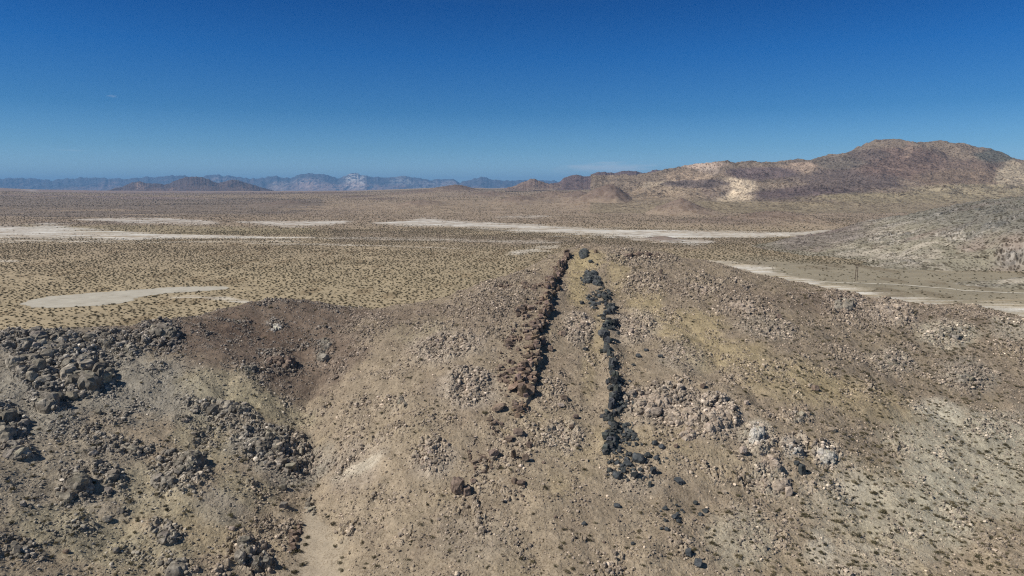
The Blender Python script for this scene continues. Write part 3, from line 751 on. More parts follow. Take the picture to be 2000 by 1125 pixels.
C_o = skyline_range('purple_hills', [(1040,368),(1075,362),(1092,356),(1100,349),(1112,343.5),(1125,343),(1135,346),(1146,347),(1155,341),(1163,337),(1172,336),(1182,337.5),(1196,339),(1205,336.5),(1216,335.5),(1236,336),(1246,339),(1258,338),(1268,334),(1276,333),(1288,334.5),(1298,338),(1312,341),(1330,343),(1360,346),(1450,352)],
    8200, 366, 1500, .34, [(.145, .105, .10), (.18, .13, .115), (.105, .078, .078)], m_rock_far, 400)
tag(C_o, 'dark purple-brown hills on the horizon right of centre', 'hills', kind='structure')
C2 = skyline_range('cone_hill', [(985,370),(1003,366),(1016,360),(1026,355),(1036,351),(1043,350.5),(1050,354),(1058,357),(1070,359.5),(1085,360),(1100,362),(1125,368)],
    7400, 367, 700, .30, [(.17, .12, .10), (.2, .15, .12), (.34, .27, .21)], m_rock_far, 420, nu=500)
tag(C2, 'small cone-shaped hill with pale streaks on the horizon right of centre', 'hill', kind='structure')
E_o = skyline_range('dark_hills', [(225,374),(240,370),(262,364),(276,358),(290,356.5),(302,359),(318,360),(335,362),(348,359),(357,355),(366,351),(378,348),(390,347),(400,347.5),(412,349),(422,352),(430,357),(440,360),(452,356),(465,352.5),(474,353),(486,357),(500,361),(515,366),(530,371),(545,374)],
    15000, 373, 1800, .36, [(.12, .088, .08), (.18, .125, .10), (.09, .07, .07)], m_rock_far, 440, patches=[(290, 14, .3, .9, (.35, .24, .18), .8), (335, 30, .0, .4, (.30, .2, .15), .7)])
tag(E_o, 'cluster of dark hills on the horizon left of centre', 'hills', kind='structure')
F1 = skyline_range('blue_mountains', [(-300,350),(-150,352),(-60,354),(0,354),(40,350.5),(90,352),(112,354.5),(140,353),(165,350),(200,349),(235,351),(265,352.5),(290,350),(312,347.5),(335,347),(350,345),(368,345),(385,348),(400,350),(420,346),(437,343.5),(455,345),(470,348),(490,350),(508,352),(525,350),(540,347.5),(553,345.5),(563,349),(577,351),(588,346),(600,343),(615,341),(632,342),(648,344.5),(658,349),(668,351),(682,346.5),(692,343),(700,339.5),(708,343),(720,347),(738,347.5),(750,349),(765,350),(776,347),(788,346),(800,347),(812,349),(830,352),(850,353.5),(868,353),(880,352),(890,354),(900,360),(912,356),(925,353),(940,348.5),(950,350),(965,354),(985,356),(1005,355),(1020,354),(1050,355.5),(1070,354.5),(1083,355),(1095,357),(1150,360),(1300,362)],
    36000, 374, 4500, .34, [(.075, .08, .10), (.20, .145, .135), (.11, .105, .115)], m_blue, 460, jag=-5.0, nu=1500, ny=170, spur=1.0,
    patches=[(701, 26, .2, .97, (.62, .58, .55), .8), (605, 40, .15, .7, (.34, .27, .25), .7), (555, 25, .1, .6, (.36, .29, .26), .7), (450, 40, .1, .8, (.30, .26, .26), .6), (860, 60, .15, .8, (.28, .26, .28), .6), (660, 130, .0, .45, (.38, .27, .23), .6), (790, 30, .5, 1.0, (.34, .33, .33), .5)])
tag(F1, 'long range of hazy blue mountains along the horizon on the left', 'mountains', kind='structure')

# ground under the track follows the slope patch
def slope_h(x, y):
    """height of the right-hand slope mesh"""
    AX, AY, AZ = A_arr
    k = np.asarray(x) / np.maximum(y, 1); kk = AX[:, 0] / AY[:, 0]; yy = AY[0]
    i = np.interp(k, kk, np.arange(len(kk)), left=-1, right=-1); j = np.interp(y, yy, np.arange(len(yy)), left=-1, right=-1)
    ok = (i >= 0) & (j >= 0); i = np.clip(i, 0, len(kk) - 1.001); j = np.clip(j, 0, len(yy) - 1.001)
    i0 = i.astype(int); j0 = j.astype(int); fi = i - i0; fj = j - j0
    z = AZ[i0, j0] * (1 - fi) * (1 - fj) + AZ[i0 + 1, j0] * fi * (1 - fj) + AZ[i0, j0 + 1] * (1 - fi) * fj + AZ[i0 + 1, j0 + 1] * fi * fj
    return np.where(ok, z, -99)
track_z = np.maximum(ground_h(tx, ty), slope_h(tx, ty) + .2)
V = np.concatenate([np.c_[L, track_z + .25], np.c_[Rr, track_z + .25]]); n = len(tx)
m_track, nt, bb = new_mat('track_dust'); bb.inputs['Base Color'].default_value = (.50, .46, .38, 1)
trk = raw_mesh('dirt_track', V, np.array([[i, i + n, i + n + 1, i + 1] for i in range(n - 1)]), m_track)
tag(trk, 'pale dirt track crossing the flats at the right edge', 'track', kind='structure')


# ================================================================== ROCKS
import bmesh
def ico(sub):
    bm = bmesh.new(); bmesh.ops.create_icosphere(bm, subdivisions=sub, radius=1.0)
    V = np.array([v.co[:] for v in bm.verts]); Fc = np.array([[v.index for v in f.verts] for f in bm.faces]); bm.free()
    return V, Fc
ICO = {k: ico(k) for k in (2, 3, 4)}
def rock_shape(seed, sub=3, cuts=12, boxy=0.5, bumpy=0.05):
    """a sphere trimmed by random planes: broken, faceted stone"""
    r = np.random.default_rng(seed); V, Fc = ICO[sub]; V = V.copy()
    ax = np.array([[1, 0, 0], [-1, 0, 0], [0, 1, 0], [0, -1, 0], [0, 0, 1], [0, 0, -1]], float)
    Nn = r.normal(size=(cuts, 3)); Nn /= np.linalg.norm(Nn, axis=1)[:, None]
    ax = ax + r.normal(size=ax.shape) * .18; ax /= np.linalg.norm(ax, axis=1)[:, None]
    for n, d in [(a, 1 - boxy * r.uniform(.55, .85)) for a in ax] + [(n, r.uniform(.62, .92)) for n in Nn]:
        e = V @ n - d
        V -= np.maximum(e, 0)[:, None] * n
    if bumpy:
        V += (bumpy * (perlin(V[:, 0] * 2.3 + seed, V[:, 1] * 2.3 + V[:, 2] * 1.7, seed % 50) +
              .6 * perlin(V[:, 2] * 5 + seed, V[:, 0] * 5 - V[:, 1] * 4, seed % 50 + 1)))[:, None] * V
    return V
SHAPES = {k: [rock_shape(100 * i + 7, sub, cuts, boxy, b) for i in range(10)] for k, (sub, cuts, boxy, b) in
          {'block': (3, 8, .60, .09), 'round': (3, 9, .30, .10), 'shard': (3, 4, .80, .015), 'small': (2, 8, .45, .06), 'slab': (3, 6, .5, .06), 'big': (4, 16, .5, .16)}.items()}
SUBS = {'shard': 3, 'block': 3, 'round': 3, 'small': 2, 'slab': 3, 'big': 4}
def rotm(ax, ay, az_):
    cx, sx, cy, sy, cz, sz = math.cos(ax), math.sin(ax), math.cos(ay), math.sin(ay), math.cos(az_), math.sin(az_)
    return np.array([[cz, -sz, 0], [sz, cz, 0], [0, 0, 1]]) @ np.array([[cy, 0, sy], [0, 1, 0], [-sy, 0, cy]]) @ np.array([[1, 0, 0], [0, cx, -sx], [0, sx, cx]])
def lumps_object(name, lumps, mat, origin=None):
    """lumps: (kind, centre, half sizes, (rx, ry, rz), tint)"""
    Vs, Fs, Ts, n = [], [], [], 0
    if origin is None: origin = np.mean([l[1] for l in lumps], axis=0)
    for kind, c, sz, rot, tint in lumps:
        V = SHAPES[kind][RNG.integers(10)] * np.array(sz)
        V = V @ rotm(*rot).T + (np.array(c) - origin)
        Vs.append(V); Fs.append(ICO[SUBS[kind]][1] + n); n += len(V)
        Ts.append(np.repeat(np.array(tint, float)[None] * np.ones((1, 3)), len(V), 0))
    o = raw_mesh(name, np.concatenate(Vs), np.concatenate(Fs), mat, np.concatenate(Ts))
    o.location = origin
    return o
M_BLACK = rock_material('blue_black_rock', (.034, .038, .041), (.060, .066, .069), (.12, .122, .118), 1.6)
M_BROWN = rock_material('brown_rock', (.085, .062, .05), (.185, .137, .107), (.31, .24, .19), 1.8)
M_GREY = rock_material('grey_rock', (.10, .088, .072), (.225, .20, .165), (.40, .36, .30), 1.8)
M_PINK = rock_material('pale_pinkish_rock', (.22, .175, .14), (.36, .295, .235), (.50, .425, .35), 1.2)
M_WHITE = rock_material('white_rock', (.26, .24, .215), (.47, .44, .39), (.62, .59, .53), 1.2)
M_RUB = rock_material('loose_stone', (.55, .55, .55), (1, 1, 1), (1.4, 1.4, 1.4), .8, inst=True)
U = RNG.uniform

def connect(L):
    # one connected outcrop: stray lumps are drawn against their nearest neighbour
    C = np.array([l[1] for l in L]); Rr_ = np.array([np.mean(l[2]) for l in L]) * .8
    main = {int(np.argmax(Rr_))}; todo = set(range(len(L))) - main
    while todo:
        M = np.array(sorted(main)); T = np.array(sorted(todo))
        D = np.linalg.norm(C[T][:, None] - C[M][None], axis=2) - Rr_[T][:, None] - Rr_[M][None]
        near = T[D.min(1) < 0]
        if len(near) == 0:
            a, b = np.unravel_index(np.argmin(D), D.shape); a_, b_ = T[a], M[b]
            dv = C[a_] - C[b_]; dv /= np.linalg.norm(dv) + 1e-9
            c = C[b_] + dv * (Rr_[a_] + Rr_[b_]) * .85
            C[a_] = c; near = [a_]
        main |= set(int(q) for q in near); todo -= set(int(q) for q in near)
    L = [(l[0], tuple(c), l[2], l[3], l[4]) for l, c in zip(L, C)]
    return L
def outcrop(u, v, ru, rv, mat, label, n=40, s=(5, 16), pile=.0, kind=('block', 'round'), tilt=.3, tall=1.0, cat='rock outcrop', name='rock_outcrop', shape=None):
    L = []
    yaw = U(-.5, .5); ph = U(0, 6.28, 3)
    pale = mat in (M_PINK, M_WHITE)
    if pale: s = (s[0] * .8, s[1] * .85)
    for i in range(int(n * (2.6 if pale else 1.35))):
        while True:
            a, b = U(-1, 1, 2) * (1 if i % 3 else .7)
            d = a * a + b * b
            th = math.atan2(b, a); lim = .72 + .22 * math.sin(2 * th + ph[0]) + .18 * math.sin(3 * th + ph[1]) + .12 * math.sin(7 * th + ph[2])
            if d < lim * lim and perlin(np.array([a * 3.1 + ph[0] * 9]), np.array([b * 2.3 + ph[1] * 9]), 7)[0] > -.22: break
        if shape: uu, vv = shape(a, b)
        else: uu, vv = u + a * ru, v + b * rv
        p = hit(uu, vv); dist = np.linalg.norm(p - [0, 0, CAM_H])
        px = s[0] * .75 + (s[1] - s[0] * .75) * U() ** 3.4 * (1.4 - .7 * d)
        if uu < 6 and False: continue
        w = px / F * dist / 2
        sz = np.array([w * U(.7, 1.5), w * U(.7, 1.7), w * U(.6, 1.25) * tall])
        z = p[2] + sz[2] * (-.05 if pale else .08) + pile * .75 * max(0, 1 - d) * U(.3, 1.0)
        t = U(.8, 1.25) if pale else U(.6, 1.35); L.append((kind[RNG.integers(len(kind))], (p[0], p[1], z), sz, (U(-tilt, tilt), U(-tilt, tilt) + .12, yaw + U(-.3, .3)), (t, t * U(.97, 1.02), t * U(.93, 1.03))))
        if pile > .5 and d < .7:       # fill under the raised blocks
            L.append(('round', (p[0], p[1], (z + p[2]) / 2 - .3 * sz[2]), sz * 1.15, (0, 0, U(0, 3)), (t * .9,) * 3))
    L = connect(L)
    o = lumps_object(name, L, mat)
    return tag(o, label, cat)

OUT = [
 (92,668,72,22,M_GREY,'jagged dark grey outcrop on the far upper left crest of the hill',90,(6,20),1.0,('block','round'),1.25),
 (58,712,50,24,M_GREY,'cluster of rounded dark boulders just below the upper left crest',46,(7,20),1.2,('round','big','block'),1.0),
 (165,728,52,34,M_GREY,'largest heap of dark grey boulders on the upper left hillside',150,(6,20),2.2,('round','block'),1.2),
 (96,778,26,28,M_GREY,'narrow grey outcrop under the big boulder heap on the left hillside',44,(6,20),1.5,('block','round'),1.2),
 (205,662,48,14,M_GREY,'dark rock patch on the crest right of the upper left outcrop',60,(5,16),.9,('block',),1.2),
 (245,690,38,16,M_GREY,'low dark rocks scattered below the second crest outcrop',46,(4,13),.5,('block','round'),1),
 (318,650,34,18,M_GREY,'dark outcrop on the crest where the ridge starts to rise',56,(5,15),1.2,('block',),1.3),
 (10,832,28,34,M_GREY,'dark boulder pile cut by the left edge of the photo, halfway up',60,(6,19),2.0,('round','block'),1.2),
 (30,882,24,20,M_GREY,'smaller grey rocks at the left edge below the dark boulder pile',34,(5,17),.8,('block','round'),1.1),
 (432,796,66,15,M_GREY,'long low dark outcrop lying across the slope left of the gully',100,(5,15),.7,('block','round'),1.1),
 (368,820,20,8,M_GREY,'small flat dark outcrop at the left end of the long low one',20,(5,12),.4,('block',),1),
 (392,848,20,9,M_GREY,'small grey rocks between the long low outcrop and the humped one',22,(4,11),.3,('block',),1),
 (546,706,32,13,M_BROWN,'tan and brown outcrop high in the brown bowl',60,(5,15),.8,('block',),1.1),
 (486,722,22,9,M_GREY,'low grey rocks left of the tan outcrop in the brown bowl',26,(4,11),.3,('block',),1),
 (540,640,16,8,M_WHITE,'small pale rock patch near the top of the brown bowl',32,(4,10),.5,('block','round'),1),
 (640,672,13,12,M_GREY,'upper of two blackish rock knobs at the right side of the brown bowl',22,(5,13),.9,('round',),1),
 (628,695,14,10,M_GREY,'lower of two blackish rock knobs at the right side of the brown bowl',22,(5,13),.8,('round',),1),
 (522,868,60,26,M_GREY,'wide grey craggy outcrop left of the gully, upper half',140,(5,17),.7,('block','round'),1.2),
 (562,908,44,20,M_GREY,'lower right tail of the wide craggy outcrop beside the gully',80,(5,15),.5,('block',),1.2),
 (372,905,38,22,M_GREY,'big humped dark outcrop in the lower left of the photo',130,(5,17),2.4,('block','round'),1.15),
 (322,940,30,20,M_GREY,'sloping tail of the big humped outcrop, down to its left',54,(6,17),1.0,('block',),1.1),
 (158,945,22,24,M_GREY,'dark upright outcrop in the lower left with deep shadow on its right',60,(6,19),2.6,('block','round'),1.2),
 (132,972,16,14,M_GREY,'pale-topped rounded rocks at the foot of the dark upright outcrop',22,(7,16),.5,('round',),1),
 (222,930,18,9,M_GREY,'small dark outcrop right of the dark upright one',20,(6,16),1.0,('block',),1.1),
 (208,964,14,8,M_GREY,'small angular rocks below the small dark outcrop',14,(5,14),.5,('block',),1),
 (252,876,36,14,M_GREY,'low grey rubbly outcrop between the boulder heap and the humped outcrop',60,(4,13),.4,('block',),1.1),
 (186,884,20,14,M_GREY,'grey broken rocks left of the low rubbly outcrop',30,(4,13),.4,('block',),1.1),
 (240,1000,14,12,M_GREY,'small pale grey rocks below the small dark outcrop on the lower left',16,(4,12),.3,('block',),1),
 (328,1045,26,18,M_GREY,'grey broken outcrop near the lower left, above the bottom edge',54,(5,16),.6,('block','round'),1.1),
 (345,1108,24,14,M_GREY,'jagged grey outcrop touching the bottom edge, lower left',40,(5,17),.8,('block',),1.2),
 (476,1075,16,26,M_GREY,'steep grey outcrop near the bottom edge left of the sandy gully',50,(6,18),.8,('block',),1.4),
 (510,1098,20,18,M_GREY,'spiky grey rocks at the bottom edge right beside the steep outcrop',36,(5,16),.7,('block',),1.4),
 (38,1075,34,14,M_GREY,'low pale grey rocks in the bottom left corner',44,(4,14),.4,('block','round'),1),
 (575,1045,18,30,M_BROWN,'dark rocks lining the left bank of the sandy gully',40,(4,14),.3,('round',),1),
 (606,985,14,40,M_GREY,'thin string of dark rocks up the gully above the sandy floor',34,(3,10),.2,('small','round'),1),
 (875,668,56,16,M_PINK,'pale rock patch on the slope left of the brown wall, shaped like an arch',100,(3,11),.3,('block',),1.1),
 (918,762,34,20,M_PINK,'pale rocky patch just left of the middle of the brown wall',80,(3,13),.4,('block',),1.1),
 (832,895,24,34,M_PINK,'pale crumbly rocks right of the gully, above the big brown block',60,(3,12),.3,('block',),1.1),
 (785,787,14,14,M_GREY,'small dark blue-grey rock knob alone on the left-centre slope',16,(4,12),.4,('block',),1.2),
 (1278,788,44,22,M_PINK,'pale pinkish outcrop right beside the black wall',110,(5,17),.7,('block','round'),1.15),
 (1335,812,34,26,M_PINK,'pale pinkish crags in the middle of the right-hand outcrop band',100,(5,17),.7,('block','round'),1.15),
 (1398,815,34,30,M_PINK,'large pale pinkish crags at the right end of the outcrop band',120,(4,16),.7,('block',),1.15),
 (1345,848,20,12,M_PINK,'pale blocky ledge with one dark shadow, below the outcrop band',26,(6,18),.8,('block',),1),
 (1478,850,20,24,M_WHITE,'greyish white outcrop on the right slope, left of the whitest rocks',70,(4,15),.8,('block',),1.1),
 (1505,900,22,18,M_PINK,'brownish pale rocks under the greyish white outcrop',50,(4,14),.6,('block','round'),1.1),
 (1548,872,18,16,M_WHITE,'white streak of rock on the right slope, leaning downhill',44,(4,14),.4,('block',),1),
 (1613,890,22,16,M_WHITE,'whitest outcrop on the right slope with dark cracks',60,(5,16),.9,('block',),1.1),
 (1528,945,18,14,M_PINK,'domed pale rock with a dark right side, lowest on the right slope',12,(14,26),.6,('round','big'),1),
 (1490,948,14,22,M_PINK,'string of pale broken rocks left of the domed pale rock',34,(4,12),.3,('block',),1),
 (1562,815,24,14,M_GREY,'greyish crumbly outcrop above the white rocks on the right slope',50,(3,11),.4,('block',),1.2),
 (1455,597,36,12,M_PINK,'rough pale outcrop on the upper right slope below the crest',50,(3,12),.6,('block',),1.2),
 (1740,604,30,10,M_PINK,'pale cliffy outcrop on the right crest',46,(4,14),.8,('block',),1.2),
 (1652,594,32,12,M_GREY,'grey domed crag just under the right crest',56,(3,12),.7,('block',),1.1),
 (1856,652,34,18,M_GREY,'greenish grey crag on the far right shoulder',60,(3,11),.5,('block',),1.1),
 (1888,738,34,22,M_GREY,'long grey crag on the far right slope',70,(3,10),.4,('block',),1.1),
 (1745,704,30,12,M_GREY,'small grey crag on the right slope, left of the long one',44,(3,10),.4,('block',),1.1),
 (1130,635,20,20,M_PINK,'pale stony patch between the brown and the black wall',60,(3,10),.2,('block',),1),
 (1240,640,30,18,M_PINK,'pale stony patch right of the upper black wall',70,(3,11),.3,('block',),1),
 (1100,850,30,22,M_PINK,'pale crumbly patch between the two walls near their lower ends',50,(3,10),.2,('block',),1),
 (1255,500,60,8,M_BROWN,'brown rocky rim of the summit right of the black cluster',60,(3,9),.5,('block',),1.1),
 (1265,555,34,16,M_PINK,'rough pinkish rocks on the upper slope right of the black wall',60,(3,10),.4,('block',),1.1),
 (1375,565,34,14,M_PINK,'rough rocks under the crest halfway between summit and right crest',46,(3,10),.4,('block',),1.1),
 (1320,690,26,18,M_PINK,'scattered pale rocks on the yellow slope right of the black wall',36,(3,9),.2,('block',),1),
 (1040,560,26,12,M_BROWN,'brown slabs banked against the left side of the upper brown wall',60,(5,15),.3,('slab','shard'),.8),
 (1022,610,30,16,M_BROWN,'brown broken rock left of the middle brown wall',60,(5,15),.3,('slab','shard'),.8),
 (1000,665,26,18,M_BROWN,'brown rock ledges left of the brown wall, halfway down',50,(5,15),.3,('slab','shard'),.8),
 (985,735,26,20,M_BROWN,'brown ledges left of the two big square blocks',50,(5,15),.3,('slab','shard'),.8),
 (975,835,34,26,M_BROWN,'loose brown blocks under the flat slab at the wall end',34,(4,14),.2,('slab','shard'),.8),
 (935,905,44,28,M_BROWN,'brown broken rocks above the big lone block',40,(4,13),.2,('slab','shard'),.8),
 (1215,795,20,34,M_BLACK,'blue-black rubble apron at the right foot of the black wall',60,(4,12),.1,('shard','block'),.8),
 (1228,850,26,22,M_BLACK,'dense blue-black rubble at the top of the boulder fan',80,(4,12),.1,('shard','block'),.8),
 (1158,590,18,22,M_BLACK,'blue-black rubble on the left side of the upper black wall',40,(4,12),.1,('shard','block'),.8),
 (985,560,22,10,M_BROWN,'low brown rocks on the left shoulder below the summit',34,(3,10),.3,('slab','block'),.9),
]
for u, v, ru, rv, m, lab, n, s, pile, kind, tall in OUT:
    outcrop(u, v, ru, rv, m, lab, n=n, s=s, pile=pile, kind=(('block', 'shard', 'shard') if m in (M_PINK, M_WHITE) else kind + ('shard',) * len(kind)), tall=tall)

# --- the brown wall (dike) and the black wall
def wall(path, mat, label, step, wpx, hpx, lean, kinds, side, name='rock_wall', jitter=3.0):
    us = [p[0] for p in path]; vs = np.array([p[1] for p in path], float); ws = [p[2] for p in path]
    L = []; v = vs[0]
    while v < vs[-1]:
        f = (v - vs[0]) / (vs[-1] - vs[0])
        w = np.interp(v, vs, ws)
        for k in range(3 if w > 16 else 2):
            u = np.interp(v, vs, us) + w * .22 * math.sin(v * .19) + U(-1, 1) * w * (.34 + .18 * math.sin(v * .11 + 1)) + (side * w * .25 if k == 0 else 0)
            p = hit(u, v + U(-jitter, jitter)); dist = np.linalg.norm(p - [0, 0, CAM_H]); q = dist / F
            a = U(*wpx) * (1.35 if U() > .8 else 1) * np.interp(f, [0, 1], [.6, 1.15]) / 2 * q
            h = U(*hpx) * (.8 + .3 * math.sin(v * .23)) * np.interp(f, [0, 1], [.6, 1.1]) / 2 * q * (1.15 if k == 0 else .7)
            t = U(.55, 1.5)
            L.append((kinds[RNG.integers(len(kinds))], (p[0], p[1], p[2] + h * .42), (a * U(.7, 1.1), a * U(.8, 1.5), h), (U(-.2, .2), lean + U(-.15, .15), U(-.35, .35)), (t, t * U(.93, 1.02), t * U(.84, 1.03))))
        v += step * np.interp(f, [0, 1], [.55, 1.1]) * U(.6, 1.3)
    return tag(lumps_object(name, connect(L), mat), label, 'rock wall')
wall([(1107,492,8),(1103,505,12),(1098,518,16),(1086,535,24),(1078,552,30),(1074,566,24)], M_BROWN, 'upper stretch of the brown rock wall with a dark cliff on its right, from the summit down', 3.6, (8,20), (14,30), -.22, ('shard','shard','block','slab'), .9)
wall([(1072,572,20),(1066,590,26),(1062,606,28),(1058,622,26),(1046,640,28),(1038,655,34),(1042,668,34),(1038,682,32)], M_BROWN, 'middle stretch of the brown rock wall, broken into upright blocks', 4.2, (8,22), (12,28), -.2, ('shard','shard','block','slab'), .8)
wall([(1046,690,30),(1034,705,40),(1024,722,44),(1024,742,42),(1022,760,40),(1016,772,26)], M_BROWN, 'lower stretch of the brown rock wall ending in two big square blocks', 4.6, (10,25), (12,28), -.2, ('shard','shard','block','slab'), .8)
wall([(1020,788,28),(1014,802,32),(1006,815,26)], M_BROWN, 'jumble of dark brown blocks below the end of the brown wall', 5, (8,18), (8,18), -.1, ('shard','slab'), .2, name='rock_pile')
wall([(1172,566,22),(1182,590,26),(1184,606,30),(1184,625,28),(1184,645,22),(1181,662,16),(1184,676,12),(1184,690,14)], M_BLACK, 'upper stretch of the blue-black rock wall right of the brown one', 4.6, (8,21), (12,28), 0.04, ('shard','block','block'), .7)
wall([(1190,694,14),(1195,712,15),(1197,730,17),(1198,750,19),(1199,770,18),(1197,790,15),(1194,800,12)], M_BLACK, 'tallest stretch of the blue-black rock wall with a long shadow on its right', 5.2, (9,19), (20,40), 0.04, ('shard','block','big'), .5)
wall([(1186,806,18),(1190,822,22),(1193,838,22),(1190,850,16),(1186,860,20),(1186,876,16),(1182,888,10)], M_BLACK, 'lowest stretch of the blue-black rock wall, above the fan of black boulders', 5.4, (9,22), (14,30), 0.0, ('shard','block'), .4)
outcrop(1138,497,13,8,M_BLACK,'black rock cluster standing on the summit of the hill',n=34,s=(5,13),pile=1.8,kind=('round','block'),tall=1.1)
outcrop(1156,545,24,17,M_BLACK,'pile of blue-black rocks at the top end of the black wall',n=110,s=(5,12),pile=1.0,kind=('round','block'),tall=1.1)

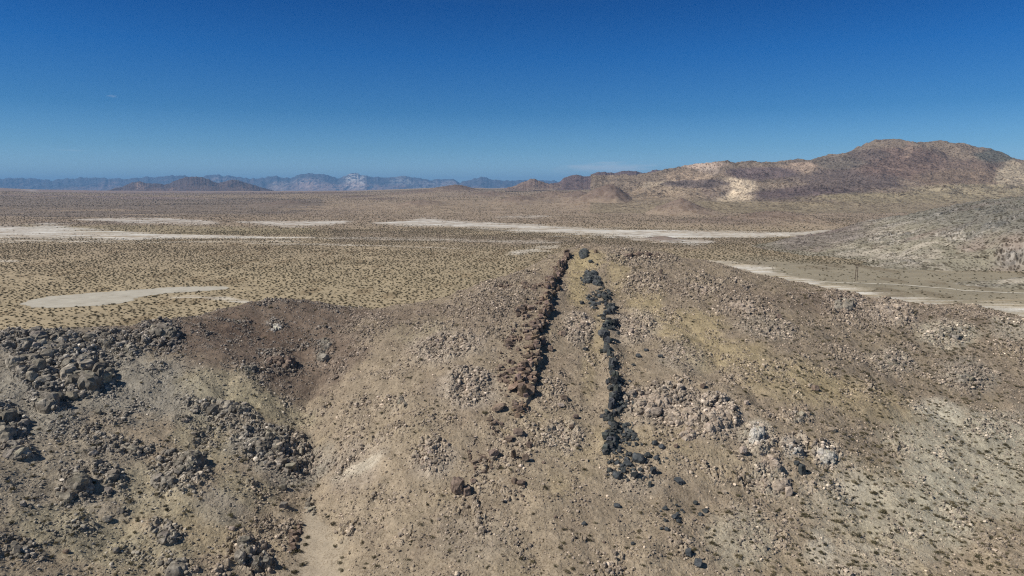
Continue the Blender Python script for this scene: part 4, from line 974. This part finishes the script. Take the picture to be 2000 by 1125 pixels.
def boulder(u, v, w, h, mat, label, kind='block', group=None, lean=0.0, depth=None, name='boulder', yaw=None, sink=.25):
    p = hit(u, v + h * .3); dist = np.linalg.norm(p - [0, 0, CAM_H]); q = dist / F
    a = w / 2 * q; hh = h / 2 * q
    t = U(.75, 1.25)
    o = lumps_object(name, [(kind, (p[0], p[1], p[2] + hh * (1 - 2 * sink)), (a, depth * a if depth else a * U(.8, 1.1), hh), (U(-.15, .15), lean, U(-.5, .5) if yaw is None else yaw), (t, t, t * U(.95, 1.05)))], mat, origin=np.array([p[0], p[1], p[2]]))
    return tag(o, label, 'boulder', group)
BL = [
 (1345,1079,19,20,M_BLACK,'upper of two blue-black boulders alone near the bottom edge','block'),
 (1363,1097,20,16,M_BLACK,'lower of two blue-black boulders alone near the bottom edge','block'),
 (1566,916,15,30,M_BLACK,'long upright black slab standing left below the whitest outcrop','slab'),
 (1556,904,12,10,M_BLACK,'dark knob at the top of the long black slab on the right slope','round'),
 (1326,938,22,9,M_BLACK,'long flat black boulder to the right of the black boulder fan','slab'),
 (1246,894,25,22,M_BLACK,'largest rounded boulder in the fan of black boulders','round'),
 (1226,904,20,14,M_BLACK,'dark boulder touching the left side of the largest one in the fan','round'),
 (1264,888,15,11,M_BLACK,'black boulder just right of the largest one in the fan','round'),
 (1276,918,20,19,M_BLACK,'angular black boulder right and below the largest one in the fan','block'),
 (1238,926,20,18,M_BLACK,'pointed black boulder low in the middle of the fan','block'),
 (1204,928,17,14,M_BLACK,'rounded black boulder at the lower left of the fan','round'),
 (1191,917,13,11,M_BLACK,'black boulder at the left margin of the fan','round'),
 (1217,918,13,13,M_BLACK,'black boulder in the centre left of the fan','round'),
 (1269,945,9,15,M_BLACK,'narrow black slab lying below the fan','slab'),
 (1279,864,14,11,M_BLACK,'left one of two black boulders at the upper right of the fan','round'),
 (1292,871,14,10,M_BLACK,'right one of two black boulders at the upper right of the fan','round'),
 (1281,894,12,9,M_BLACK,'dark boulder at the right margin of the fan','round'),
 (1299,992,12,9,M_BLACK,'upper black boulder in the small cluster below the fan','round'),
 (1319,1008,14,11,M_BLACK,'largest black boulder in the small cluster below the fan','round'),
 (1325,1017,11,8,M_BLACK,'black boulder tucked under the largest one of the small cluster','round'),
 (1378,997,15,9,M_BLACK,'dark flat boulder right of the small cluster','round'),
 (1368,1004,10,8,M_BLACK,'small dark boulder left of the flat one, right of the small cluster','round'),
 (1358,981,10,9,M_BLACK,'blue-grey boulder above the flat one, right of the small cluster','round'),
 (1302,1033,9,9,M_BLACK,'black boulder below the small cluster','round'),
 (1292,1032,8,6,M_BLACK,'small black boulder left of the one below the small cluster','round'),
 (1205,987,13,9,M_BLACK,'lone dark boulder left of the small cluster','round'),
 (1236,1061,8,7,M_BLACK,'lone small purple-black boulder low on the central slope','round'),
 (1140,1022,10,7,M_BLACK,'lone small dark boulder on the bare slope under the brown wall','round'),
 (1143,681,13,9,M_BLACK,'blue-grey boulder on the bare strip between the two walls','block'),
 (1208,650,10,9,M_BLACK,'dark slab just right of the upper black wall','slab'),
 (1247,694,13,11,M_BLACK,'black boulder on the slope right of the middle of the black wall','round'),
 (1237,712,9,7,M_BLACK,'small black stone below left of the black boulder right of the wall','round'),
 (1290,695,14,8,M_BLACK,'flat dark boulder further right on the yellow slope','slab'),
 (1262,683,10,6,M_BLACK,'small dark stone above the black boulder right of the wall','round'),
 (1320,870,10,9,M_BROWN,'small brown boulder right of the fan','round'),
 (894,948,32,42,M_BROWN,'big dark brown block standing alone below the end of the brown wall','big'),
 (912,958,22,24,M_BROWN,'brown block leaning on the right side of the big lone block','block'),
 (924,938,14,12,M_BROWN,'small brown block behind the big lone block','block'),
 (964,884,26,17,M_BROWN,'reddish tilted slab on the slope below the brown wall','slab'),
 (1026,892,18,20,M_BROWN,'pointed brown boulder at the lower end of the brown wall','block'),
 (1003,886,11,34,M_BROWN,'long thin leaning slab left of the pointed brown boulder','slab'),
 (1011,842,26,18,M_BROWN,'dark brown block below the jumble of blocks','block'),
 (994,856,22,16,M_BROWN,'brown block left below the dark block under the jumble','block'),
 (1034,868,14,16,M_BROWN,'brown boulder right below the dark block under the jumble','block'),
 (972,795,32,14,M_BROWN,'long flat light brown slab sticking out left of the wall end','slab'),
 (1018,757,24,24,M_BROWN,'left one of the two big square blocks ending the wall','block'),
 (1036,760,24,26,M_BROWN,'right one of the two big square blocks ending the wall','block'),
 (1102,776,22,13,M_BROWN,'brown boulder lying right of the end of the brown wall','block'),
 (1096,790,18,9,M_PINK,'flat pale boulder under the brown one right of the brown wall','slab'),
 (1124,813,15,10,M_BROWN,'lone brown boulder between the two walls','round'),
 (1116,832,12,9,M_BROWN,'small brown boulder below the lone one between the two walls','round'),
 (1017,942,16,14,M_BROWN,'right one of two round brown boulders low on the slope','round'),
 (1004,938,12,16,M_BROWN,'left one of two round brown boulders low on the slope','round'),
 (1110,491,8,15,M_BROWN,'upright brown rock at the summit end of the brown wall','block'),
 (1164,490,10,10,M_BROWN,'small dark rock pinnacle right of the black summit cluster','block'),
 (1153,510,10,8,M_BLACK,'dark boulder just below the black summit cluster','round'),
 (1098,650,18,14,M_BROWN,'brown boulder on the bare strip right of the brown wall','block'),
 (1076,680,14,17,M_BROWN,'brown block leaning against the right side of the brown wall','block'),
 (1128,532,0,0,None,None,None),
 (1266,498,9,16,M_BROWN,'dark upright rock on the summit rim, right of the black cluster','block'),
 (1222,498,9,8,M_BROWN,'small dark rock on the summit rim','block'),
 (1291,530,9,15,M_BROWN,'leaning dark rock on the upper slope right of the summit','block'),
 (1592,757,14,16,M_BROWN,'dark-sided rock standing alone on the right slope','block'),
 (1582,752,12,10,M_PINK,'pale low rock left of the dark-sided one on the right slope','block'),
 (1372,753,15,14,M_BROWN,'dark-sided brown rock above the pinkish outcrop band','block'),
 (1457,786,12,12,M_PINK,'rock with a dark hollow right above the pinkish crags','block'),
 (1521,617,11,13,M_BROWN,'small dark rock on the upper right slope','block'),
 (1460,608,14,12,M_PINK,'knob on the rough outcrop under the right crest','block'),
 (1280,802,28,20,M_PINK,'large rounded pinkish boulder right of the black wall','round'),
 (1625,838,16,10,M_PINK,'pale boulder with a dark right side above the whitest outcrop','round'),
 (1450,878,16,16,M_PINK,'brownish boulder left of the greyish white outcrop','round'),
 (1415,961,14,8,M_PINK,'small pale boulder with a black shadow on the central right slope','block'),
 (1540,958,18,26,M_PINK,'brown-sided end block of the domed pale rock','block'),
 (77,713,24,26,M_GREY,'round ball-like dark boulder on the upper left hillside','round'),
 (37,704,24,18,M_GREY,'dark boulder left of the ball-like one','round'),
 (62,736,20,24,M_GREY,'brownish boulder under the ball-like one','round'),
 (85,741,26,16,M_GREY,'smooth grey boulder right below the ball-like one','round'),
 (95,690,22,18,M_GREY,'dark boulder above the ball-like one','round'),
 (106,737,16,14,M_GREY,'small rounded boulder right of the smooth grey one','round'),
 (142,772,22,16,M_GREY,'pale grey boulder at the foot of the boulder heap','round'),
 (160,771,14,10,M_GREY,'low smooth boulder right of the pale grey one at the heap\'s foot','round'),
 (45,984,15,12,M_GREY,'lone tilted grey boulder near the left edge','block'),
 (210,1013,16,12,M_GREY,'lone pale boulder in the lower left','round'),
 (553,951,16,13,M_GREY,'rounded grey boulder just below the wide craggy outcrop','round'),
 (554,986,18,15,M_GREY,'tilted purple-grey boulder below the rounded one, left of the gully','block'),
 (453,1032,12,9,M_PINK,'small pinkish boulder on the sand in the lower left','round'),
 (193,804,13,12,M_GREY,'small grey boulder right of the narrow grey outcrop','round'),
 (49,825,13,13,M_GREY,'grey boulder right of the pile at the left edge','round'),
 (129,1077,10,8,M_BROWN,'small dark boulder near the bottom left corner','round'),
 (227,1074,12,10,M_GREY,'small pale boulder above the bottom edge in the lower left','round'),
 (559,834,14,9,M_GREY,'small dark boulder above the wide craggy outcrop','block'),
]
for b in BL:
    if not b[2]: continue
    u, v, w, h, m, lab, kd = b
    yaw = 0.9 if 'leaning slab' in lab else None
    boulder(u, v, w, h, m, lab, kd, lean=(-.35 if 'leaning slab' in lab else (-.25 if kd == 'slab' and m is M_BROWN else 0)), yaw=yaw)
# fan of black blocks under the black wall, and strays along it
def scatter_boulders(n, fn, size, mat, label, group, kinds=('round', 'shard', 'block')):
    for i in range(n):
        u, v = fn()
        w = size[0] + (size[1] - size[0]) * U() ** 2
        boulder(u, v, w, w * U(.65, .95), mat, label, kinds[RNG.integers(len(kinds))], group)
def fan():
    t = U() ** .8
    return 1212 + t * U(-26, 40) + U(-10, 26), 822 + 115 * t
scatter_boulders(125, fan, (4, 12), M_BLACK, 'small blue-black boulder in the fan right below the black wall', 'black boulders in the fan below the wall')
scatter_boulders(26, lambda: (RNG.normal(1312, 16), RNG.normal(1003, 12)), (3, 8), M_BLACK, 'small blue-black stone in the small cluster below the fan', 'black stones in the cluster below the fan')
scatter_boulders(26, lambda: (RNG.normal(1165, 16), RNG.normal(578, 18)), (5, 12), M_BLACK, 'blue-black boulder beside the top of the black wall', 'black boulders at the top of the black wall')
scatter_boulders(20, lambda: (1222 + U(-14, 18), U(735, 800)), (4, 10), M_BLACK, 'blue-black boulder in the shade right of the tallest black wall', 'black boulders beside the tallest wall')
scatter_boulders(14, lambda: (U(1280, 1325), U(885, 905)), (3, 8), M_BLACK, 'small dark stone in the sparse row right of the fan', 'dark stones right of the fan')
def blt():
    v = U(580, 800); return np.interp(v, [580, 660, 740, 800], [1045, 1015, 985, 985]) + U(-26, 22), v
scatter_boulders(50, blt, (5, 14), M_BROWN, 'brown slab lying on the left flank of the brown wall', 'brown slabs left of the brown wall', ('slab', 'block'))
scatter_boulders(26, lambda: (U(925, 1030), U(880, 980)), (4, 11), M_BROWN, 'small brown boulder on the slope under the brown wall', 'brown boulders under the brown wall')
kx, ky, _ = at_z(143, 398, 6.0)
o = lumps_object('rock_butte', [('big', (float(kx), float(ky), 8.0), (16, 18, 17), (0, .2, .4), (.7, .7, .7)), ('big', (float(kx) + 20, float(ky), 4.0), (22, 16, 9), (0, .1, 1), (.8, .8, .8))], M_BROWN)
tag(o, 'tiny dark pointed rock knob alone on the far left plain', 'rock')

# ================================================================== loose stones (stuff): scattered over the hill
def points_object(name, P, S, rotz, pick, tint, protos, mat):
    """one object: a cloud of points that carries a copy of one of the proto shapes on each point"""
    me = bpy.data.meshes.new(name)
    me.vertices.add(len(P)); me.vertices.foreach_set('co', np.ascontiguousarray(P, np.float32).ravel())
    def attr(n, ty, data, key):
        a = me.attributes.new(n, ty, 'POINT'); a.data.foreach_set(key, np.ascontiguousarray(data).ravel())
    attr('siz', 'FLOAT_VECTOR', S.astype(np.float32), 'vector')
    attr('rot', 'FLOAT_VECTOR', rotz.astype(np.float32), 'vector')
    attr('pick', 'INT', pick.astype(np.int32), 'value')
    c = np.ones((len(P), 4), np.float32); c[:, :3] = tint
    attr('tint', 'FLOAT_COLOR', c, 'color')
    o = bpy.data.objects.new(name, me); COL.objects.link(o)
    ng = bpy.data.node_groups.new(name, 'GeometryNodeTree')
    ng.interface.new_socket('Geometry', in_out='INPUT', socket_type='NodeSocketGeometry')
    ng.interface.new_socket('Geometry', in_out='OUTPUT', socket_type='NodeSocketGeometry')
    N = ng.nodes; Lk = ng.links
    gi = N.new('NodeGroupInput'); go = N.new('NodeGroupOutput')
    iop = N.new('GeometryNodeInstanceOnPoints'); jn = N.new('GeometryNodeJoinGeometry')
    for pr in protos[::-1]:
        oi = N.new('GeometryNodeObjectInfo'); oi.inputs['Object'].default_value = pr; oi.transform_space = 'ORIGINAL'
        src = oi.outputs['Geometry']
        sm = N.new('GeometryNodeSetMaterial'); sm.inputs['Material'].default_value = mat
        Lk.new(src, sm.inputs['Geometry'])
        g2 = N.new('GeometryNodeGeometryToInstance'); Lk.new(sm.outputs[0], g2.inputs[0])
        Lk.new(g2.outputs[0], jn.inputs[0])
    Lk.new(gi.outputs[0], iop.inputs['Points']); Lk.new(jn.outputs[0], iop.inputs['Instance'])
    iop.inputs['Pick Instance'].default_value = True
    def named(n, ty):
        a = N.new('GeometryNodeInputNamedAttribute'); a.data_type = ty; a.inputs['Name'].default_value = n; return a.outputs['Attribute']
    Lk.new(named('pick', 'INT'), iop.inputs['Instance Index'])
    Lk.new(named('siz', 'FLOAT_VECTOR'), iop.inputs['Scale'])
    e2r = N.new('FunctionNodeEulerToRotation'); Lk.new(named('rot', 'FLOAT_VECTOR'), e2r.inputs[0]); Lk.new(e2r.outputs[0], iop.inputs['Rotation'])
    Lk.new(iop.outputs[0], go.inputs[0])
    md = o.modifiers.new('scatter', 'NODES'); md.node_group = ng
    return o
# a few unit stones lying on the hill: real stones, and the shapes the loose stones copy
protos = []
for i, (u, v) in enumerate([(1062, 905), (1120, 955), (1085, 1010), (980, 1035), (1180, 1060), (1290, 1085)]):
    p = hit(u, v); s = U(.35, .6)
    V = SHAPES['small'][i]
    o = raw_mesh('stone', V, ICO[2][1], M_PINK if i % 2 else M_BROWN, np.ones((len(V), 3)) * U(.8, 1.1))
    o.location = p + [0, 0, s * .3]; o.scale = (s, s * U(.8, 1.2), s * .75); o.rotation_euler = (U(-.2, .2), U(-.2, .2), U(0, 3))
    tag(o, 'single small stone on the bare central slope low in the photo', 'stone', 'single stones on the bare central slope'); protos.append(o)

NS = 190000
a = U(R(-41), R(41), NS * 2); r = np.sqrt(U(95 ** 2, 430 ** 2, NS * 2))
x, y = r * np.sin(a), r * np.cos(a)
rg = hill_at(rough, x, y); ws = hill_at(WASH, x, y); zz = hill_h(x, y)
clump = fbm(x, y, 9, 3, 500, .6)
keep = (U(0, 1, len(x)) < (.16 + 1.1 * rg ** 1.2 + .5 * clump) * (1 - ws)) & (zz > 2)
x, y, zz, rg = x[keep], y[keep], zz[keep], rg[keep]
n = len(x)
sz = (.16 + .5 * U(0, 1, n) ** 4 * (.5 + 1.2 * rg) + .10 * rg)
S = sz[:, None] * np.stack([U(.8, 1.3, n), U(.8, 1.3, n), U(.6, 1.0, n)], -1)
base = hill_at(HT, x, y)
rk = np.where((x < -75 + .0 * y)[:, None], np.array([[.26, .235, .205]]), np.array([[.29, .235, .19]]))
w = U(.3, .8, n)[:, None]
tint = (base * (1 - w) + rk * w) * np.exp(RNG.normal(-.05, .38, n))[:, None]
st = points_object('loose_stones', np.c_[x, y, zz + sz * .25], S, np.c_[U(-.4, .4, n), U(-.4, .4, n), U(0, 6.28, n)], RNG.integers(0, 6, n), tint, protos, M_RUB)
tag(st, 'loose stones strewn all over the rocky hill', 'stones', kind='stuff')

# ================================================================== SHRUBS
def shrub_mesh(seed, nleaf=240, twig=9):
    r = np.random.default_rng(seed); V = []; Fc = []
    nb = 7; cen = r.normal(size=(nb, 3)) * [.30, .30, .10] + [0, 0, .30]; rad = r.uniform(.18, .34, nb)
    for i in range(nleaf):
        b = r.integers(nb); d = r.normal(size=3); d /= np.linalg.norm(d)
        c = cen[b] + d * rad[b] * r.uniform(.55, 1.05); c[2] = max(c[2], .03)
        e1 = r.normal(size=3); e1 /= np.linalg.norm(e1); e2 = np.cross(e1, r.normal(size=3)); e2 /= np.linalg.norm(e2)
        s = r.uniform(.05, .10); k = len(V)
        V += [c - e1 * s, c + e2 * s * .7, c + e1 * s, c - e2 * s * .7]; Fc.append([k, k + 1, k + 2, k + 3])
    for i in range(twig):
        d = r.normal(size=3) * [.4, .4, .0] + [0, 0, .55]; k = len(V); n = np.cross(d, [.3, .7, .1]); n = n / np.linalg.norm(n) * .012
        V += [n * 2, -n * 2, d - n, d + n]; Fc.append([k, k + 1, k + 2, k + 3])
    return np.array(V), np.array(Fc)
m_shrub, nt, bb = new_mat('shrub_leaves')
oi = nd(nt, 'ShaderNodeObjectInfo')
nt.links.new(ramp(nt, oi.outputs['Random'], [(0, (.055, .050, .030)), (.3, (.085, .073, .042)), (.6, (.12, .105, .06)), (.85, (.16, .13, .08)), (1, (.22, .19, .12))]), bb.inputs['Base Color'])
SH = [raw_mesh('desert_shrub', *shrub_mesh(40 + i), m_shrub) for i in range(5)]

# candidate spots: hillside
n = 30000
a = U(R(-41), R(41), n); r = np.sqrt(U(95 ** 2, 430 ** 2, n)); x, y = r * np.sin(a), r * np.cos(a); z = hill_h(x, y)
u_ = 1000 + F * x / (y * CP - (z - CAM_H) * SP); v_ = 562.5 - F * (y * SP + (z - CAM_H) * CP) / (y * CP - (z - CAM_H) * SP)
dens = .07 + .75 * sstep(1350, 1750, u_ + .35 * (v_ - 700)) + .22 * sstep(650, 400, u_) * sstep(780, 900, v_) + .15 * sstep(980, 1100, v_)
dens *= np.clip(.9 + 1.3 * fbm(x, y, 22, 3, 520), .1, 2) * (1 - .8 * hill_at(rm, x, y)) * (1 - .97 * hill_at(WASH, x, y))
k = (U(0, 1, n) < dens) & (z > .5)
hx, hy, hz = x[k], y[k], z[k]; hs = U(.45, 1.15, k.sum()) * (1 + .5 * (U(0, 1, k.sum()) > .93))
for i, (u, v, s) in enumerate([(1720,1030-70,1.0)] + [(590,1105,1.6),(600,1050,1.3),(582,1078,1.7),(596,1065,1.2),(575,1118,1.5),(664,1100,1.2),(668,1115,1.4),(655,1068,1.1),(668,1090,1.0),(652,1025,1.4),(640,1010,1.0),(1903,958,1.8)]):
    p = hit(u, v); hx = np.r_[hx, p[0]]; hy = np.r_[hy, p[1]]; hz = np.r_[hz, p[2]]; hs = np.r_[hs, s]
# plain: spread evenly, thinner on the salt and the lake
def jitter_sector(r0, r1, step):
    xs = np.arange(-r1 * .78, r1 * .78, step); ys = np.arange(r0 * .74, r1, step)
    X, Y = np.meshgrid(xs, ys); X = X + U(-.46, .46, X.shape) * step; Y = Y + U(-.46, .46, X.shape) * step
    X, Y = X.ravel(), Y.ravel(); rr_ = np.hypot(X, Y); k = (rr_ >= r0) & (rr_ < r1) & (np.abs(np.arctan2(X, Y)) < R(41))
    return X[k], Y[k]
def in_loop(x, y, P):
    c = np.zeros(x.shape, bool); j = len(P) - 1
    for i in range(len(P)):
        xi, yi = P[i]; xj, yj = P[j]
        c ^= ((yi > y) != (yj > y)) & (x < (xj - xi) * (y - yi) / (yj - yi + 1e-12) + xi); j = i
    return c
px, py = jitter_sector(330, 1750, 4.7); ps = U(.9, 2.2, len(px)) * np.where(U(0, 1, len(px)) > .985, 1.5, 1)
qx, qy = jitter_sector(1750, 4200, 10.5); qs = U(1.6, 3.2, len(qx))
k = U(0, 1, len(qx)) < .30 + .55 * sstep(3600, 1800, qy); qx, qy, qs = qx[k], qy[k], qs[k]
wx_, wy_ = jitter_sector(3900, 8300, 26.0); ws_ = U(2.5, 5.0, len(wx_))
sx, sy, ss = np.r_[px, qx, wx_], np.r_[py, qy, wy_], np.r_[ps, qs, ws_]
sz_ = np.maximum(ground_h(sx, sy), slope_h(sx, sy))
k = (U(0, 1, len(sx)) < .86 + .8 * fbm(sx, sy, 120, 3, 530) + .3 * fbm(sx, sy, 28, 2, 531)) & (U(0, 1, len(sx)) > 1.25 * ground_at(wm, sx, sy)) & ~in_loop(sx, sy, loop)
flats = sstep(R(17), R(22), np.arctan2(sx, sy)) * (np.hypot(sx, sy) < 1000)
k &= (U(0, 1, len(sx)) > .8 * (slope_h(sx, sy) > 2)) & (U(0, 1, len(sx)) > .85 * flats) & ((np.hypot(sx, sy) >= 640) | (hill_h(sx, sy) < sz_))
sx, sy, ss, sz_ = sx[k], sy[k], ss[k], sz_[k]
# which 300 show largest
X = np.r_[hx, sx]; Y = np.r_[hy, sy]; Z = np.r_[hz, sz_]; SC = np.r_[hs, ss]; onhill = np.r_[np.ones(len(hx), bool), np.zeros(len(sx), bool)]
dep = Y * CP - (Z - CAM_H) * SP
u_ = 1000 + F * X / dep; v_ = 562.5 - F * (Y * SP + (Z - CAM_H) * CP) / dep
vis = (u_ > 5) & (u_ < 1995) & (v_ < 1120)
# hidden behind the hill?
chk = np.nonzero(~onhill & (np.hypot(X, Y) < 700))[0]
tt_ = np.linspace(.3, .98, 40)
hid = np.zeros(len(X), bool)
for t in tt_:
    hid[chk] |= hill_h(X[chk] * t, Y[chk] * t) > CAM_H + (Z[chk] - CAM_H) * t + .3
app = SC / dep * (vis & ~hid)
order = np.argsort(-app)
top, rest = order[:300], order[300:]
rest = rest[(~hid[rest])]
ry = U(0, 6.28, len(X))
for c_, i in enumerate(top):
    o = SH[c_] if c_ < 5 else SH[c_ % 5].copy()
    if c_ >= 5: COL.objects.link(o)
    o.location = (X[i], Y[i], Z[i] - .03); s = SC[i]; o.scale = (s, s, s * .85); o.rotation_euler = (0, 0, ry[i])
    if onhill[i]: tag(o, 'small dark desert shrub on the foreground hillside', 'shrub', 'desert shrubs on the foreground hillside')
    else: tag(o, 'dark desert shrub on the sandy plain behind the hill', 'shrub', 'desert shrubs on the near plain')
i = rest; n = len(i)
sh = points_object('desert_shrubs', np.c_[X[i], Y[i], Z[i] - .03], SC[i][:, None] * np.array([[1, 1, .8]]) * np.stack([U(.8, 1.25, n), U(.8, 1.25, n), U(.75, 1.1, n)], -1),
                   np.c_[np.zeros(n), np.zeros(n), ry[i]], RNG.integers(0, 5, n), np.ones((n, 3)), SH, m_shrub)
tag(sh, 'thousands of small dark shrubs dotting the plain and hillsides', 'shrubs', kind='stuff')

# ================================================================== POWER LINE
m_wood, nt, bb = new_mat('weathered_pole_wood'); bb.inputs['Base Color'].default_value = (.075, .045, .032, 1)
m_ins, nt, bb = new_mat('insulator_glaze'); bb.inputs['Base Color'].default_value = (.12, .11, .10, 1); bb.inputs['Roughness'].default_value = .4
def tube(p0, p1, r0, r1, n=8):
    p0 = np.array(p0, float); p1 = np.array(p1, float); d = p1 - p0; d /= np.linalg.norm(d)
    a = np.cross(d, [0.31, .87, .2]); a /= np.linalg.norm(a); b = np.cross(d, a)
    t = np.arange(n) / n * 2 * np.pi
    ring = np.cos(t)[:, None] * a + np.sin(t)[:, None] * b
    V = np.r_[p0 + ring * r0, p1 + ring * r1, [p0], [p1]]
    Fq = [[i, (i + 1) % n, n + (i + 1) % n, n + i] for i in range(n)] + [[2 * n, (i + 1) % n, i, i] for i in range(n)] + [[2 * n + 1, n + i, n + (i + 1) % n, n + (i + 1) % n] for i in range(n)]
    return V, Fq
def tubes(name, L, mat, parent):
    me = bpy.data.meshes.new(name); Vs = []; Fs = []
    for t in L:
        V, Fq = tube(*t); Fs += [[q + len(Vs) for q in dict.fromkeys(f)] for f in Fq]; Vs += [tuple(v) for v in V]
    me.from_pydata(Vs, [], Fs); me.materials.append(mat)
    o = bpy.data.objects.new(name, me); COL.objects.link(o); o.parent = parent; return o
def hframe():
    e = bpy.data.objects.new('power_pole', None); COL.objects.link(e)
    g = 2.2
    for s in (-1, 1):
        tubes('pole', [((s * g, 0, -1.0), (s * g * .92, 0, 18.5), .30, .20)], m_wood, e)
    tubes('crossarm', [((-5.2, 0, 16.6), (5.2, 0, 16.6), .17, .17)], m_wood, e)
    tubes('cross_brace', [((-g, .1, 9.5), (g, .1, 15.2), .10, .10), ((-g, -.1, 15.2), (g, -.1, 9.5), .10, .10)], m_wood, e)
    for x0 in (-4.9, 0, 4.9):
        tubes('insulator', [((x0, 0, 16.5), (x0, 0, 15.2), .11, .14)], m_ins, e)
    return e
PL = [(1672,548.5,'nearest power pole, standing alone beside the dirt track on the right flats'),(1338,513,'power pole peeking over the crest right of the summit'),(1134,497,'power pole almost hidden behind the summit of the hill'),
      (969,483,'rightmost power pole seen on the plain left of the summit'),(857,472,'second power pole from the summit on the plain'),(745,461.5,'third power pole from the summit on the plain'),
      (608,455,'fourth power pole from the summit, at the right end of the middle white streak'),(486,446.5,'fifth power pole from the summit, in front of a white streak'),(376,443,'sixth power pole from the summit, on the yellowish strip'),(269,437,'leftmost and farthest power pole')]
pos = []
for u, v, lab in PL:
    p = at_z(u, v, 0.0); x, y = float(p[0]), float(p[1]); pos.append((x, y, float(ground_h(np.array(x), np.array(y)))))
proto_pole = hframe()
for i, ((u, v, lab), p) in enumerate(zip(PL, pos)):
    o = proto_pole if i == 0 else proto_pole.copy()
    if i:
        COL.objects.link(o)
        for ch in list(proto_pole.children):
            c = ch.copy(); COL.objects.link(c); c.parent = o
    a_, b_ = pos[max(i - 1, 0)], pos[min(i + 1, len(pos) - 1)]
    o.location = p; o.rotation_euler = (0, 0, math.atan2(b_[1] - a_[1], b_[0] - a_[0]) + R(90))
    tag(o, lab, 'power pole', 'power poles crossing the plain')

# ================================================================== HAZE
bm = bmesh.new(); bmesh.ops.create_cube(bm, size=1.0)
me = bpy.data.meshes.new('haze'); bm.to_mesh(me); bm.free()
hz = bpy.data.objects.new('haze', me); COL.objects.link(hz)
ztop, zbot = 1250.0, -2600.0
hz.scale = (150000, 90000, ztop - zbot); hz.location = (0, 30000, (ztop + zbot) / 2)
m_haze = bpy.data.materials.new('haze'); m_haze.use_nodes = True; nt = m_haze.node_tree; nt.nodes.clear()
out = nt.nodes.new('ShaderNodeOutputMaterial'); pv = nt.nodes.new('ShaderNodeVolumePrincipled')
pv.inputs['Color'].default_value = (.26, .56, 1.0, 1); pv.inputs['Density'].default_value = 2.5e-5; pv.inputs['Anisotropy'].default_value = 0.0
nt.links.new(pv.outputs[0], out.inputs['Volume'])
me.materials.append(m_haze)
tag(hz, 'thin blue haze over the far mountains', 'haze', kind='stuff')
